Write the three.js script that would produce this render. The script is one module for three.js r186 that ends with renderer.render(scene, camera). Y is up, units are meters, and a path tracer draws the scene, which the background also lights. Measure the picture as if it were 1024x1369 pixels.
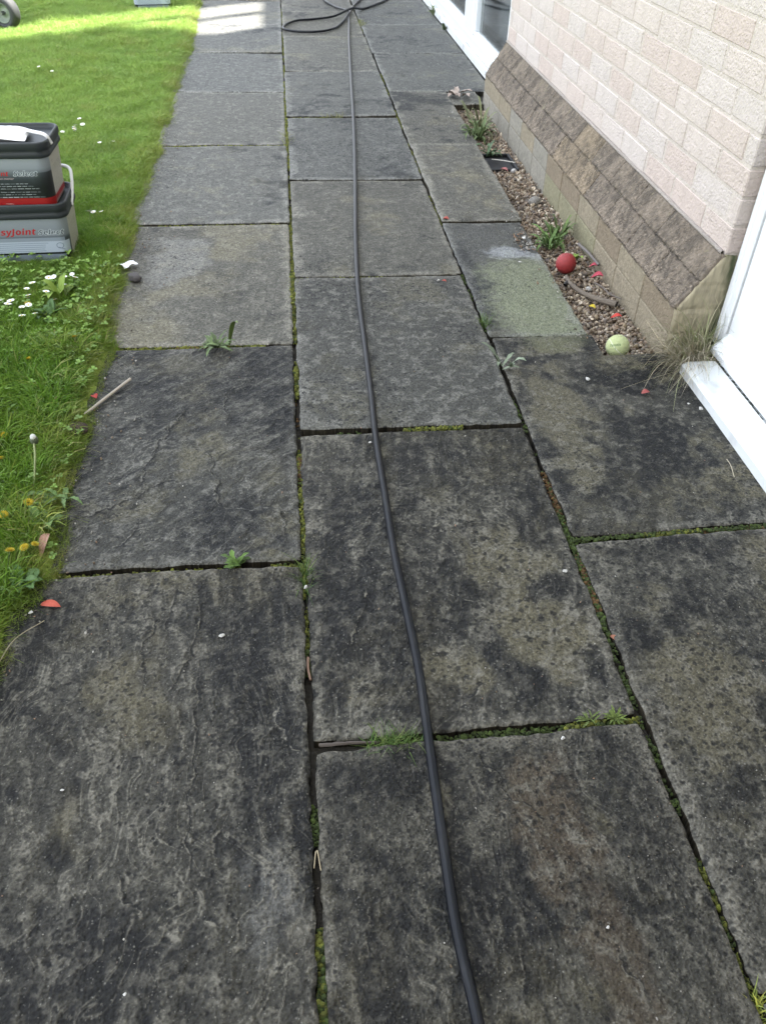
import * as THREE from 'three';
import { mergeGeometries } from 'three/addons/utils/BufferGeometryUtils.js';
import { ConvexGeometry } from 'three/addons/geometries/ConvexGeometry.js';

// ------------------------------------------------------------------ camera, sky, sun, exposure
const scene = new THREE.Scene();
const camera = new THREE.PerspectiveCamera(63.8, 765 / 1024, 0.05, 400);
{
  const pitch = 0.70326, yaw = 0.11978, roll = 0.02878;
  const f = new THREE.Vector3(Math.sin(yaw) * Math.cos(pitch), -Math.sin(pitch), -Math.cos(yaw) * Math.cos(pitch));
  const r = new THREE.Vector3(Math.cos(yaw), 0, Math.sin(yaw)), u = new THREE.Vector3().crossVectors(r, f);
  const r2 = r.clone().multiplyScalar(Math.cos(roll)).addScaledVector(u, Math.sin(roll));
  const u2 = u.clone().multiplyScalar(Math.cos(roll)).addScaledVector(r, -Math.sin(roll));
  camera.position.set(0, 1.17, 0);
  camera.quaternion.setFromRotationMatrix(new THREE.Matrix4().makeBasis(r2, u2, f.clone().negate()));
  camera.focus = 1.6; camera.userData.fStop = 11;
}
const SUN = new THREE.Vector3(0.426, 0.848, -0.315).normalize();

// ------------------------------------------------------------------ noise
const PERM = new Float32Array(8192);
{ let s = 12345; for (let i = 0; i < 8192; i++) { s = (Math.imul(s, 1664525) + 1013904223) >>> 0; PERM[i] = s / 4294967296; } }
const H2 = (x, y) => PERM[(Math.imul(x, 374761393) + Math.imul(y, 668265263) ^ Math.imul(x ^ y, 1274126177) >>> 7) & 8191];
function vn(x, y) {
  const ix = Math.floor(x), iy = Math.floor(y), fx = x - ix, fy = y - iy, u = fx * fx * (3 - 2 * fx), v = fy * fy * (3 - 2 * fy);
  const a = H2(ix, iy), b = H2(ix + 1, iy), c = H2(ix, iy + 1), d = H2(ix + 1, iy + 1);
  return a + (b - a) * u + (c - a) * v + (a - b - c + d) * u * v;
}
function fbm(x, y, n) { let s = 0, a = 0.5, t = 0; for (let i = 0; i < n; i++) { s += a * vn(x, y); t += a; a *= 0.5; x = x * 2.03 + 17.1; y = y * 2.03 + 5.7; } return s / t; }
const clamp = (x, a = 0, b = 1) => x < a ? a : x > b ? b : x, lerp = (a, b, t) => a + (b - a) * t;
const ss = (a, b, x) => { const t = clamp((x - a) / (b - a)); return t * t * (3 - 2 * t); };
function rng(seed) { let a = seed >>> 0; return () => { a = (a + 0x6D2B79F5) >>> 0; let t = Math.imul(a ^ a >>> 15, 1 | a); t = t + Math.imul(t ^ t >>> 7, 61 | t) ^ t; return ((t ^ t >>> 14) >>> 0) / 4294967296; }; }
const SRGB = new Uint8Array(4097);
for (let i = 0; i <= 4096; i++) { const c = i / 4096; SRGB[i] = Math.round(255 * (c <= 0.0031308 ? 12.92 * c : 1.055 * Math.pow(c, 1 / 2.4) - 0.055)); }
const enc = (c) => SRGB[(clamp(c) * 4096) | 0];

{ // sky: thin bright cloud over pale blue
  const W = 512, Hh = 256, d = new Float32Array(W * Hh * 4);
  for (let j = 0; j < Hh; j++) for (let i = 0; i < W; i++) {
    const el = ((j + 0.5) / Hh - 0.5) * Math.PI, az = (i + 0.5) / W * 2 * Math.PI, y = Math.sin(el);
    const t = Math.pow(clamp(y), 0.5);
    let r = lerp(0.54, 0.285, t), g = lerp(0.56, 0.335, t), b = lerp(0.575, 0.42, t);
    const k = 1 / (Math.max(y, 0) + 0.25), c = ss(0.42, 0.72, fbm(Math.cos(az) * Math.cos(el) * k * 1.5 + 9, Math.sin(az) * Math.cos(el) * k * 1.5 + 4, 5)) * 0.75;
    r = lerp(r, 0.66, c); g = lerp(g, 0.66, c); b = lerp(b, 0.66, c);
    if (y < 0) { const q = ss(0, -0.1, y); r = lerp(r, 0.07, q); g = lerp(g, 0.08, q); b = lerp(b, 0.05, q); }
    d.set([r, g, b, 1], (j * W + i) * 4);
  }
  const tex = new THREE.DataTexture(d, W, Hh, THREE.RGBAFormat, THREE.FloatType);
  tex.mapping = THREE.EquirectangularReflectionMapping; tex.magFilter = THREE.LinearFilter; tex.minFilter = THREE.LinearFilter; tex.needsUpdate = true;
  scene.background = tex; scene.environment = tex;
}
const sun = new THREE.DirectionalLight(new THREE.Color(1, 0.95, 0.86), 5);
sun.position.copy(SUN).multiplyScalar(60); sun.target.position.set(0, 0, -4);
sun.position.add(sun.target.position); scene.add(sun, sun.target);
sun.castShadow = true; sun.shadow.radius = 3; sun.shadow.mapSize.set(4096, 4096);
Object.assign(sun.shadow.camera, { left: -14, right: 14, top: 14, bottom: -14, near: 1, far: 120 });
const renderer = new THREE.WebGLRenderer({ antialias: true });
renderer.setSize(765, 1024);
renderer.toneMapping = THREE.LinearToneMapping;
renderer.toneMappingExposure = 8.1;
renderer.shadowMap.enabled = true;

// ------------------------------------------------------------------ helpers
const used = {};
function numbered(n) { used[n] = (used[n] ?? 0) + 1; return used[n] === 1 ? n : n + '_' + String(used[n] - 1).padStart(3, '0'); }
function mk(name, geo, mat, parent = scene) {
  const m = new THREE.Mesh(geo, mat); m.name = parent === scene ? numbered(name) : name; m.castShadow = m.receiveShadow = true; parent.add(m); return m;
}
function tag(o, label, category, group, kind) { o.userData.label = label; o.userData.category = category; if (group) o.userData.group = group; if (kind) o.userData.kind = kind; return o; }
function thing(name, label, category, pos = [0, 0, 0], turn = 0, group) {
  const o = new THREE.Group(); o.name = numbered(name); o.position.set(...pos); o.rotation.y = turn; scene.add(o); return tag(o, label, category, group);
}
function structure(o) { o.userData.kind = 'structure'; return o; }
const std = (r, g, b, rough = 0.8, extra = {}) => new THREE.MeshStandardMaterial({ color: new THREE.Color().setRGB(r * 0.77, g * 0.77, b * 0.77), roughness: rough, ...extra });
function dataTex(px, W, Hh, srgb, repeat = true) {
  const t = new THREE.DataTexture(px, W, Hh, THREE.RGBAFormat); t.magFilter = THREE.LinearFilter; t.minFilter = THREE.LinearMipmapLinearFilter; t.generateMipmaps = true;
  if (srgb) t.colorSpace = THREE.SRGBColorSpace; t.wrapS = t.wrapT = repeat ? THREE.RepeatWrapping : THREE.ClampToEdgeWrapping; t.needsUpdate = true; return t;
}
function noiseTex(size, fn, srgb) {           // fn(x, y in 0..1) -> [r,g,b] linear or grey
  const p = new Uint8Array(size * size * 4);
  for (let j = 0; j < size; j++) for (let i = 0; i < size; i++) {
    const v = fn(i / size, j / size), o = (j * size + i) * 4;
    if (srgb) { p[o] = enc(v[0]); p[o + 1] = enc(v[1]); p[o + 2] = enc(v[2]); } else p[o] = p[o + 1] = p[o + 2] = clamp(v) * 255;
    p[o + 3] = 255;
  }
  return dataTex(p, size, size, srgb);
}
function geoFrom(pos, idx, uv, col) {
  const g = new THREE.BufferGeometry(); g.setAttribute('position', new THREE.Float32BufferAttribute(pos, 3));
  if (uv) g.setAttribute('uv', new THREE.Float32BufferAttribute(uv, 2));
  if (col) g.setAttribute('color', new THREE.Float32BufferAttribute(col, 3));
  g.setIndex(idx); g.computeVertexNormals(); return g;
}
function boxUV(g, ox = 0, oy = 0) {             // uv in metres by dominant axis
  if (g.index) g = g.toNonIndexed(); const p = g.attributes.position; g.computeVertexNormals(); const n = g.attributes.normal, uv = new Float32Array(p.count * 2);
  for (let i = 0; i < p.count; i++) {
    const ax = Math.abs(n.getX(i)), ay = Math.abs(n.getY(i)), az = Math.abs(n.getZ(i));
    if (ax >= ay && ax >= az) { uv[2 * i] = p.getZ(i) + ox; uv[2 * i + 1] = p.getY(i) + oy; }
    else if (ay >= az) { uv[2 * i] = p.getX(i) + ox; uv[2 * i + 1] = p.getZ(i) + oy; }
    else { uv[2 * i] = p.getX(i) + ox; uv[2 * i + 1] = p.getY(i) + oy; }
  }
  g.setAttribute('uv', new THREE.BufferAttribute(uv, 2)); return g;
}
function hullBox(w, h, d, t, jit = 0, rnd = Math.random) {   // chamfered, slightly irregular block about its centre
  const pts = [], a = w / 2, b = h / 2, c = d / 2;
  for (const x of [-1, 1]) for (const y of [-1, 1]) for (const z of [-1, 1]) {
    const j = () => (rnd() - 0.5) * 2 * jit, dx = j(), dy = j(), dz = j();
    pts.push(new THREE.Vector3(x * (a - t) + dx, y * (b - t) + dy, z * c + dz), new THREE.Vector3(x * (a - t) + dx, y * b + dy, z * (c - t) + dz), new THREE.Vector3(x * a + dx, y * (b - t) + dy, z * (c - t) + dz));
  }
  return boxUV(new ConvexGeometry(pts), rnd() * 3, rnd() * 3);
}
function span(x0, x1, y0, y1, z0, z1, t = 0.002) {           // chamfered box between bounds
  const r = rng(7), g = hullBox(Math.abs(x1 - x0), Math.abs(y1 - y0), Math.abs(z1 - z0), t, 0, r); g.translate((x0 + x1) / 2, (y0 + y1) / 2, (z0 + z1) / 2); return g;
}
function tube(pts, r, seg = 40, rad = 8, closed = false) { return new THREE.TubeGeometry(new THREE.CatmullRomCurve3(pts.map((p) => new THREE.Vector3(...p)), closed, 'centripetal'), seg, r, rad, closed); }
function merge(list) { return mergeGeometries(list.map((g) => { const q = g.index ? g.toNonIndexed() : g.clone(); for (const k of Object.keys(q.attributes)) if (!['position', 'normal', 'uv'].includes(k)) q.deleteAttribute(k); if (!q.attributes.uv) q.setAttribute('uv', new THREE.BufferAttribute(new Float32Array(q.attributes.position.count * 2), 2)); return q; })); }

// ------------------------------------------------------------------ ground, lawn sheet
const EDGE = [[2, -0.56], [-0.3, -0.565], [-0.8, -0.575], [-1.0, -0.553], [-1.1, -0.538], [-1.24, -0.505], [-1.45, -0.522], [-1.66, -0.53], [-1.93, -0.532], [-2.14, -0.53], [-2.56, -0.553], [-3.08, -0.58], [-4, -0.58], [-4.9, -0.592], [-5.9, -0.592], [-7.16, -0.64], [-7.8, -0.645], [-14, -0.66]];
function lawnEdge(z) {
  let i = 0; while (i < EDGE.length - 2 && z < EDGE[i + 1][0]) i++;
  const [z0, x0] = EDGE[i], [z1, x1] = EDGE[i + 1];
  return lerp(x0, x1, clamp((z - z0) / (z1 - z0))) + (fbm(z * 9, 3.3, 3) - 0.5) * 0.045;
}
const lawnY = (x, z) => { const d = lawnEdge(z) - x; return -0.004 + 0.017 * ss(0, 0.07, d) + 0.012 * ss(0.1, 0.8, d) * fbm(x * 2.1, z * 2.1, 3) + 0.012 * (fbm(x * 7, z * 7, 2) - 0.5) * ss(0, 0.1, d); };
const soilBump = noiseTex(512, (x, y) => { const w = (f, n) => { const a = fbm(x * f, y * f, n), b = fbm((x - 1) * f, y * f, n), c = fbm(x * f, (y - 1) * f, n), d = fbm((x - 1) * f, (y - 1) * f, n); return (a * (1 - x) + b * x) * (1 - y) + (c * (1 - x) + d * x) * y; }; return (w(24, 5) - 0.5) * 2 + 0.5; });
{
  const g = new THREE.PlaneGeometry(240, 240); g.rotateX(-Math.PI / 2); g.translate(0, -0.1, 0);
  structure(tag(mk('ground', g, std(0.05, 0.07, 0.025, 1)), 'flat green ground under and beyond the garden', 'ground'));
}
const lawnMap = noiseTex(512, (x, y) => { const n = fbm(x * 40, y * 40, 4), m = fbm(x * 9, y * 9, 3); const k = 0.6 + 0.8 * n; return [lerp(0.13, 0.19, m) * k, lerp(0.19, 0.23, m) * k, 0.04 * k]; }, true);
{
  const cols = [0, 0.01, 0.025, 0.05, 0.09, 0.15, 0.25, 0.4, 0.6, 0.9, 1.3, 1.8, 2.4, 3.2, 5, 10, 25], pos = [], uv = [], idx = [], rows = 420;
  for (let r = 0; r <= rows; r++) {
    const z = 2 - 13 * r / rows, e = lawnEdge(z);
    cols.forEach((c, i) => { const x = e - c; pos.push(x, i === 0 ? -0.03 : lawnY(x, z), z); uv.push(x / 1.1, z / 1.1); });
  }
  const n = cols.length;
  for (let r = 0; r < rows; r++) for (let c = 0; c < n - 1; c++) { const a = r * n + c; idx.push(a, a + n, a + 1, a + 1, a + n, a + n + 1); }
  const g = geoFrom(pos, idx, uv); if (g.attributes.normal.getY(n * 5 + 8) < 0) { g.setIndex(idx.reverse()); g.computeVertexNormals(); }
  structure(tag(mk('lawn', g, new THREE.MeshStandardMaterial({ map: lawnMap, roughness: 1, bumpMap: soilBump, bumpScale: 0.01 })), 'mown green lawn along the left side of the slab path', 'lawn'));
}

// ------------------------------------------------------------------ path of riven slabs
const bedMat = new THREE.MeshStandardMaterial({ color: new THREE.Color().setRGB(0.022, 0.019, 0.014), roughness: 1, bumpMap: soilBump, bumpScale: 0.006 });
const bedGeo = (() => { const g = new THREE.PlaneGeometry(1.86, 14, 90, 500); g.rotateX(-Math.PI / 2); g.translate(0.26, 0, -5.5); const p = g.attributes.position, uv = g.attributes.uv; for (let i = 0; i < p.count; i++) { const x = p.getX(i), z = p.getZ(i); p.setY(i, (x > 0.85 && z < -1.98 && z > -4.73 ? -0.075 : -0.026) + 0.012 * (fbm(x * 14, z * 14, 3) - 0.5)); uv.setXY(i, x * 3, z * 3); } g.computeVertexNormals(); return g; })();
const path = structure(tag(mk('path', bedGeo, bedMat), 'path of large dark weathered stone slabs between lawn and house', 'path'));

const C = { dark: [0.0115, 0.0121, 0.0128], mid: [0.0462, 0.0453, 0.0397], light: [0.1386, 0.1332, 0.1155], tan: [0.1116, 0.1016, 0.0678], rust: [0.0770, 0.0601, 0.0423], green: [0.1040, 0.1093, 0.0693], pale: [0.2002, 0.2041, 0.2079], black: [0.0123, 0.0131, 0.0154] };
// the riven surface and its weathering, computed once per slab
function slabMaps(seed, W, L, nx, nz, p) {
  const N = nx * nz, hi = new Float32Array(N), col = new Uint8Array(N * 4), bmp = new Uint8Array(N * 4);
  const r = rng(seed * 7919 + 13), sc = 0.78 + 0.5 * r(), hu = (r() - 0.5) * 0.14, ox = r() * 400, oz = r() * 400, th = p.grain ?? (r() - 0.5) * 0.6 + (r() < 0.5 ? 0 : Math.PI / 2), ct = Math.cos(th), st = Math.sin(th), riv = p.riven ?? 0.5, tone = (p.tone ?? 1) * ((p.tone ?? 1) > 1 ? 1.13 : 1), black = p.black ?? 0.5, speck = p.speck ?? 0.5, tan = p.tan ?? 0.4, tanA = tone > 0.9 ? 0.5 : 1;  // tone: the stone's own lightness, with vignette near and sheen far painted in
  const K = 7, lnx = Math.ceil(nx / K) + 2, lnz = Math.ceil(nz / K) + 2, F = 7, low = new Float32Array(lnx * lnz * F), lv = new Float32Array(F);
  for (let j = 0; j < lnz; j++) for (let i = 0; i < lnx; i++) {
    const X = (i * K + 0.5) / nx * W * sc + ox, Z = (j * K + 0.5) / nz * L * sc + oz, wx = fbm(X * 7, Z * 7, 3) - 0.5, wz = fbm(X * 7 + 50, Z * 7, 3) - 0.5;
    low.set([wx, wz, fbm(X * 6 + 9, Z * 6, 2), fbm(X * 3.2, Z * 3.2, 3), fbm(X * 2.6 + wx * 0.3, Z * 2.6, 3), fbm(X * 4.1 + 31, Z * 4.1 + wz * 0.4, 3), fbm(X * 3.7 + 77, Z * 3.7, 2)], (j * lnx + i) * F);
  }
  for (let j = 0; j < nz; j++) for (let i = 0; i < nx; i++) {
    const li = (i / K) | 0, lj = (j / K) | 0, la = i / K - li, lb = j / K - lj, lo = (lj * lnx + li) * F, lr = lnx * F;
    for (let q = 0; q < F; q++) { const a = low[lo + q], b = low[lo + F + q], c = low[lo + lr + q], d = low[lo + lr + F + q]; lv[q] = (a + (b - a) * la) * (1 - lb) + (c + (d - c) * la) * lb; }
    const x = (i + 0.5) / nx * W, z = (j + 0.5) / nz * L, X = x * sc + ox, Z = z * sc + oz, k = j * nx + i;
    const ax = X * ct + Z * st, az = -X * st + Z * ct;
    const wx = lv[0], wz = lv[1];
    // splitting planes: terraces elongated along the grain
    const t = fbm(ax * 1.7 + wx * 0.35, az * 5.0 + wz * 0.5, 6) * 8, fr = t - Math.floor(t);
    const ter = Math.floor(t) + ss(0.0, 0.1, fr);
    const crest = riv * ss(0.13, 0.07, fr) * ss(0.0, 0.03, fr) * ss(0.42, 0.62, lv[2]);
    const str = fbm(ax * 14, az * 75, 3), fine = vn(X * 260, Z * 260), fin2 = vn(X * 560 + 3, Z * 560);
    hi[k] = riv * ter * 0.0017 + (lv[3] - 0.5) * 0.007 + riv * (str - 0.5) * 0.0014;
    let rdg = 0;
    if (riv > 0.3) {
      const a1 = fbm(ax * 4.5 + wx * 1.6, az * 46 + wz * 9, 4), a2 = fbm(ax * 9 + wx * 2 + 40, az * 95 + wz * 12, 3);
      rdg = riv * (ss(0.93, 0.99, 1 - Math.abs(2 * a1 - 1)) * ss(0.46, 0.6, lv[2]) * 0.9 + ss(0.92, 0.985, 1 - Math.abs(2 * a2 - 1)) * ss(0.42, 0.56, lv[4]) * 0.5) * (0.35 + 0.9 * fine);
    }
    // broken bedding edges: a jagged line where a flake has come away
    let led = 0, lc = 0;
    if (p.ledge) {
      const jx = x + (fbm(X * 26, Z * 26, 5) - 0.5) * 0.036 + (fine - 0.5) * 0.003, jz = z + (fbm(X * 26 + 90, Z * 26, 5) - 0.5) * 0.036;
      for (const [h, pl] of p.ledge) for (let q = 0; q < pl.length - 1; q++) {
        const [x0, z0] = pl[q], [x1, z1] = pl[q + 1], dx = x1 - x0, dz = z1 - z0, ll = dx * dx + dz * dz, tt = ((jx - x0) * dx + (jz - z0) * dz) / ll;
        if (tt < -0.15 || tt > 1.15) continue;
        const sd = ((jx - x0) * dz - (jz - z0) * dx) / Math.sqrt(ll); if (Math.abs(sd) > 0.05) continue;
        const fade = (q ? ss(-0.02, 0.02, tt) : ss(-0.15, 0.3, tt)) * (q < pl.length - 2 ? ss(1.02, 0.98, tt) : ss(1.15, 0.7, tt)), up2 = sd > 0 ? Math.exp(-sd / 0.03) : 0;
        led += h * up2 * fade * ss(0, 0.0014, sd);
        { const wv = m3s(X, Z), wl = 0.0015 + 0.007 * wv * wv, wd = 0.002 + 0.009 * vn(X * 40, Z * 40 + 6); lc += fade * (ss(0.0, 0.0012, sd) * ss(wl, wl * 0.4, sd) * (0.3 + 1.1 * wv) - 0.95 * ss(-wd, -wd * 0.2, sd) * ss(0.0008, -0.0003, sd)); }
      }
      hi[k] += led;
    }
    // weathering
    const big = lv[4], mott = fbm(X * 17 + wx * 2, Z * 17 + wz * 2, 4), m3 = fbm(X * 75, Z * 75, 3);
    let d = ss(0.62 - 0.34 * black, 0.86 - 0.34 * black, big * 0.55 + mott * 0.5 - riv * (str - 0.5) * 0.35);
    let tn = tanA * ss(0.60 - 0.16 * tan, 0.76 - 0.16 * tan, lv[5] * 0.6 + mott * 0.4) * (tan > 0 ? 1 : 0);
    let extra = null;
    if (p.patch) for (const [kind, px, pz, rx, rz, amt] of p.patch) {
      const q = Math.hypot((x - px) / rx, (z - pz) / rz) + (mott - 0.5) * (kind === 'green' ? 0.5 : 1.3) + (m3 - 0.5) * 0.4, a = amt * ss(1.15, 0.55, q);
      if (kind === 'dark') d = Math.max(d, a); else if (kind === 'clean') { d *= 1 - a; } else if (kind === 'tan') { tn = Math.max(tn, a); d *= 1 - 0.8 * a; } else if (a > 0.003) (extra ??= []).push([kind, a]);
    }
    const blo = p.blo ?? 0.4, blot = fbm(X * 56 + 7, Z * 56, 5), blo2 = fbm(X * 62, Z * 62 + 11, 4);
    d = clamp(d * (0.85 - 0.55 * blo) + (0.2 + 0.6 * blo) * ss(0.455, 0.625, blot + (d - 0.5) * 0.4 + (fine - 0.5) * 0.09 + riv * (0.5 - str) * 0.14));
    let c0 = lerp(C.mid[0], C.dark[0], d), c1 = lerp(C.mid[1], C.dark[1], d), c2 = lerp(C.mid[2], C.dark[2], d);
    const ta = tn * (0.55 + 0.45 * m3) * (1 - d * 0.75); c0 = lerp(c0, C.tan[0], ta); c1 = lerp(c1, C.tan[1], ta); c2 = lerp(c2, C.tan[2], ta);
    if (extra) for (const [kind, a] of extra) { const e = C[kind]; c0 = lerp(c0, e[0], a); c1 = lerp(c1, e[1], a); c2 = lerp(c2, e[2], a); }
    // worn paler grain, ledge crests, worn rim
    const wr = ss(0.52, 0.70, blo2) * (p.wear ?? (tone > 1 ? 0.25 : 0.55)) + crest * 0.3 + rdg * 1.25 + riv * ss(0.58, 0.74, str + (fine - 0.5) * 0.3) * 0.32;
    const rim = Math.min(x, W - x, z, L - z), rw = ss(0.03, 0.002, rim + (mott - 0.5) * 0.07) * 0.4, w = clamp(wr * (0.5 + 0.8 * m3) + rw) * (1 - d * 0.55);
    c0 = lerp(c0, C.light[0], w); c1 = lerp(c1, C.light[1], w); c2 = lerp(c2, C.light[2], w);
    if (lc > 0) { const v = clamp(lc * 0.95); c0 = lerp(c0, C.light[0], v); c1 = lerp(c1, C.light[1], v); c2 = lerp(c2, C.light[2], v); } else if (lc < 0) { const v = clamp(-lc * 0.9); c0 = lerp(c0, C.dark[0], v); c1 = lerp(c1, C.dark[1], v); c2 = lerp(c2, C.dark[2], v); }  // negative side: shade painted along the foot of each ledge
    // black lichen spots and pale specks, cell by cell
    const sp = ss(0.3, 0.62, lv[6] + (speck - 0.5) * 0.5);
    for (const [f, rad, dk] of [[52, 0.36, 1], [95, 0.33, 0.8], [150, 0.26, -1], [270, 0.3, -1]]) {
      const fx = X * f, fz = Z * f, ix = Math.floor(fx), iz = Math.floor(fz);
      for (let a = -1; a <= 1; a++) for (let b = -1; b <= 1; b++) {
        const h = H2(ix + a + f * 31, iz + b), h2 = H2(iz + b + 917, ix + a + f), h3 = H2(ix + a + 411, iz + b + 223 + f);
        if (dk > 0 ? h3 > 0.55 * sp : h3 > 0.085) continue;
        const q = Math.hypot(fx - (ix + a + h), fz - (iz + b + h2)) + (fine - 0.5) * 0.18, hr = dk > 0 ? h3 : h3 * 6, m = ss(rad * (0.5 + hr), rad * (0.5 + hr) * 0.6, q);
        if (!m) continue;
        if (dk > 0) { const v = m * 0.72 * dk; c0 = lerp(c0, C.dark[0], v); c1 = lerp(c1, C.dark[1], v); c2 = lerp(c2, C.dark[2], v); }
        else { const v = m * 0.7 * (0.4 + 0.6 * fine); c0 = lerp(c0, 0.28, v); c1 = lerp(c1, 0.275, v); c2 = lerp(c2, 0.255, v); }
      }
    }
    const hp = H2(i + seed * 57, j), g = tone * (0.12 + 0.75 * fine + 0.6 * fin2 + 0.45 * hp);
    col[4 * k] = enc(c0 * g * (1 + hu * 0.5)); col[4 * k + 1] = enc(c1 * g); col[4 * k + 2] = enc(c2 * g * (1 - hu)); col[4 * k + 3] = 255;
    const bh = 0.5 + (blo2 - 0.5) * 0.5 + (m3 - 0.5) * 0.4 + (fine - 0.5) * 0.45 + (fin2 - 0.5) * 0.35 + riv * (ter - t) * 0.22 + riv * (str - 0.5) * 0.6 + led * 90 + rdg * 0.22;
    bmp[4 * k] = bmp[4 * k + 1] = bmp[4 * k + 2] = clamp(bh) * 255; bmp[4 * k + 3] = 255;
  }
  const at = (u, v) => { const fx = clamp(u * nx - 0.5, 0, nx - 1.001), fz = clamp(v * nz - 0.5, 0, nz - 1.001), i = fx | 0, j = fz | 0, a = fx - i, b = fz - j, k = j * nx + i; return (hi[k] * (1 - a) + hi[k + 1] * a) * (1 - b) + (hi[k + nx] * (1 - a) + hi[k + nx + 1] * a) * b; };
  return { at, map: dataTex(col, nx, nz, true, false), bump: dataTex(bmp, nx, nz, false, false) };
}
const m3s = (X, Z) => vn(X * 90 + 4, Z * 90);
let slabSeed = 1;
// corners: near-left, near-right, far-right, far-left as [x, z]; cut(x, z) leaves out a notch
function slab(x0, x1, zn, zf, p = {}) {
  const seed = slabSeed++, r = rng(seed * 31 + 5), near = p.res ?? (zn > -2.7 ? 1 : zn > -4.6 ? 0.6 : 0.35);
  const j = () => (r() - 0.5) * 0.007, cn = p.corner ?? [[x0 + j(), zn + j()], [x1 + j(), zn + j()], [x1 + j(), zf + j()], [x0 + j(), zf + j()]];
  const W = Math.abs(x1 - x0), L = Math.abs(zn - zf), px = near >= 1 ? 880 : near >= 0.5 ? 560 : 260;
  const M = slabMaps(seed, W, L, Math.min(1300, Math.round(W * px)), Math.min(1300, Math.round(L * px)), p);
  const step = near >= 1 ? 0.0065 : near >= 0.5 ? 0.012 : 0.025, line = (len) => { const a = [0, 0.0015, 0.0035, 0.0065], n = Math.round((len - 0.022) / step); for (let i = 0; i <= n; i++) a.push(0.011 + (len - 0.022) * i / n); a.push(len - 0.0065, len - 0.0035, len - 0.0015, len); return a; };
  const us = line(W), vs = line(L), nu = us.length, nv = vs.length, pos = [], uv = [], idx = [], vc = [];
  const tilt = [(r() - 0.5) * 0.006, (r() - 0.5) * 0.006, (r() - 0.5) * 0.003], e0 = r() * 90;
  const mean = M.at(0.5, 0.5);
  for (let b = 0; b < nv; b++) for (let a = 0; a < nu; a++) {
    let u = us[a] / W, v = vs[b] / L;
    let x = lerp(lerp(cn[0][0], cn[1][0], u), lerp(cn[3][0], cn[2][0], u), v), z = lerp(lerp(cn[0][1], cn[3][1], v), lerp(cn[1][1], cn[2][1], v), u);
    const dx = Math.min(us[a], W - us[a]), dz = Math.min(vs[b], L - vs[b]), edge = Math.min(dx, dz);
    const wob = (s, q) => (fbm(s * 16 + e0, q, 3) - 0.5) * 0.010 + (vn(s * 95 + e0, q) - 0.5) * 0.004;
    if (dx < 0.03) x += wob(v * L, u < 0.5 ? 1.5 : 4.5) * (1 - dx / 0.03);
    if (dz < 0.03) z += wob(u * W, v < 0.5 ? 7.5 : 9.5) * (1 - dz / 0.03);
    const cr = Math.hypot(Math.max(0, 0.014 - dx), Math.max(0, 0.014 - dz)); if (dx < 0.014 && dz < 0.014) { const q = clamp((cr - 0.012) / 0.008) * 0.35; x += (u < 0.5 ? 1 : -1) * 0.008 * q; z += (v < 0.5 ? -1 : 1) * 0.008 * q; }
    const rnd2 = 0.0022 + 0.003 * vn((u * W + v * L) * 40 + e0, 2.2);
    const y = clamp(M.at(u, v) - mean, -0.008, 0.008) + tilt[0] * (u - 0.5) + tilt[1] * (v - 0.5) + tilt[2] - rnd2 * Math.pow(1 - clamp(edge / 0.0065), 2);
    pos.push(x, y - 0.001, z); uv.push(u, v); vc.push(1, 1, 1);
  }
  const keep = (a, b) => a >= 0 && b >= 0 && a < nu - 1 && b < nv - 1 && !(p.cut && p.cut(lerp(x0, x1, (us[a] + us[a + 1]) / 2 / W), lerp(zn, zf, (vs[b] + vs[b + 1]) / 2 / L)));
  const skirt = (i, k) => { const o = pos.length / 3; pos.push(pos[3 * i], pos[3 * i + 1], pos[3 * i + 2], pos[3 * k], pos[3 * k + 1], pos[3 * k + 2], pos[3 * i], -0.045, pos[3 * i + 2], pos[3 * k], -0.045, pos[3 * k + 2]); for (const q of [i, k, i, k]) { uv.push(uv[2 * q], uv[2 * q + 1]); vc.push(0.28, 0.25, 0.2); } idx.push(o, o + 2, o + 1, o + 1, o + 2, o + 3); };
  for (let b = 0; b < nv - 1; b++) for (let a = 0; a < nu - 1; a++) {
    if (!keep(a, b)) continue; const i = b * nu + a;
    idx.push(i, i + 1, i + nu, i + 1, i + nu + 1, i + nu);
    if (!keep(a, b - 1)) skirt(i, i + 1); if (!keep(a, b + 1)) skirt(i + nu + 1, i + nu); if (!keep(a - 1, b)) skirt(i + nu, i); if (!keep(a + 1, b)) skirt(i + 1, i + nu + 1);
  }
  const m = mk('paving_slab', geoFrom(pos, idx, uv, vc), new THREE.MeshPhysicalMaterial({ specularIntensity: 0.32, vertexColors: true, map: M.map, bumpMap: M.bump, bumpScale: 0.0034, roughness: p.rough ?? 0.7 }), path);
  if (p.label) m.userData.label = p.label;
  return m;
}
const J = 0.0048;   // half a joint
const LX0 = -0.60, LX1 = -0.012, RX = 0.556, up = Math.PI / 2;
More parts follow.
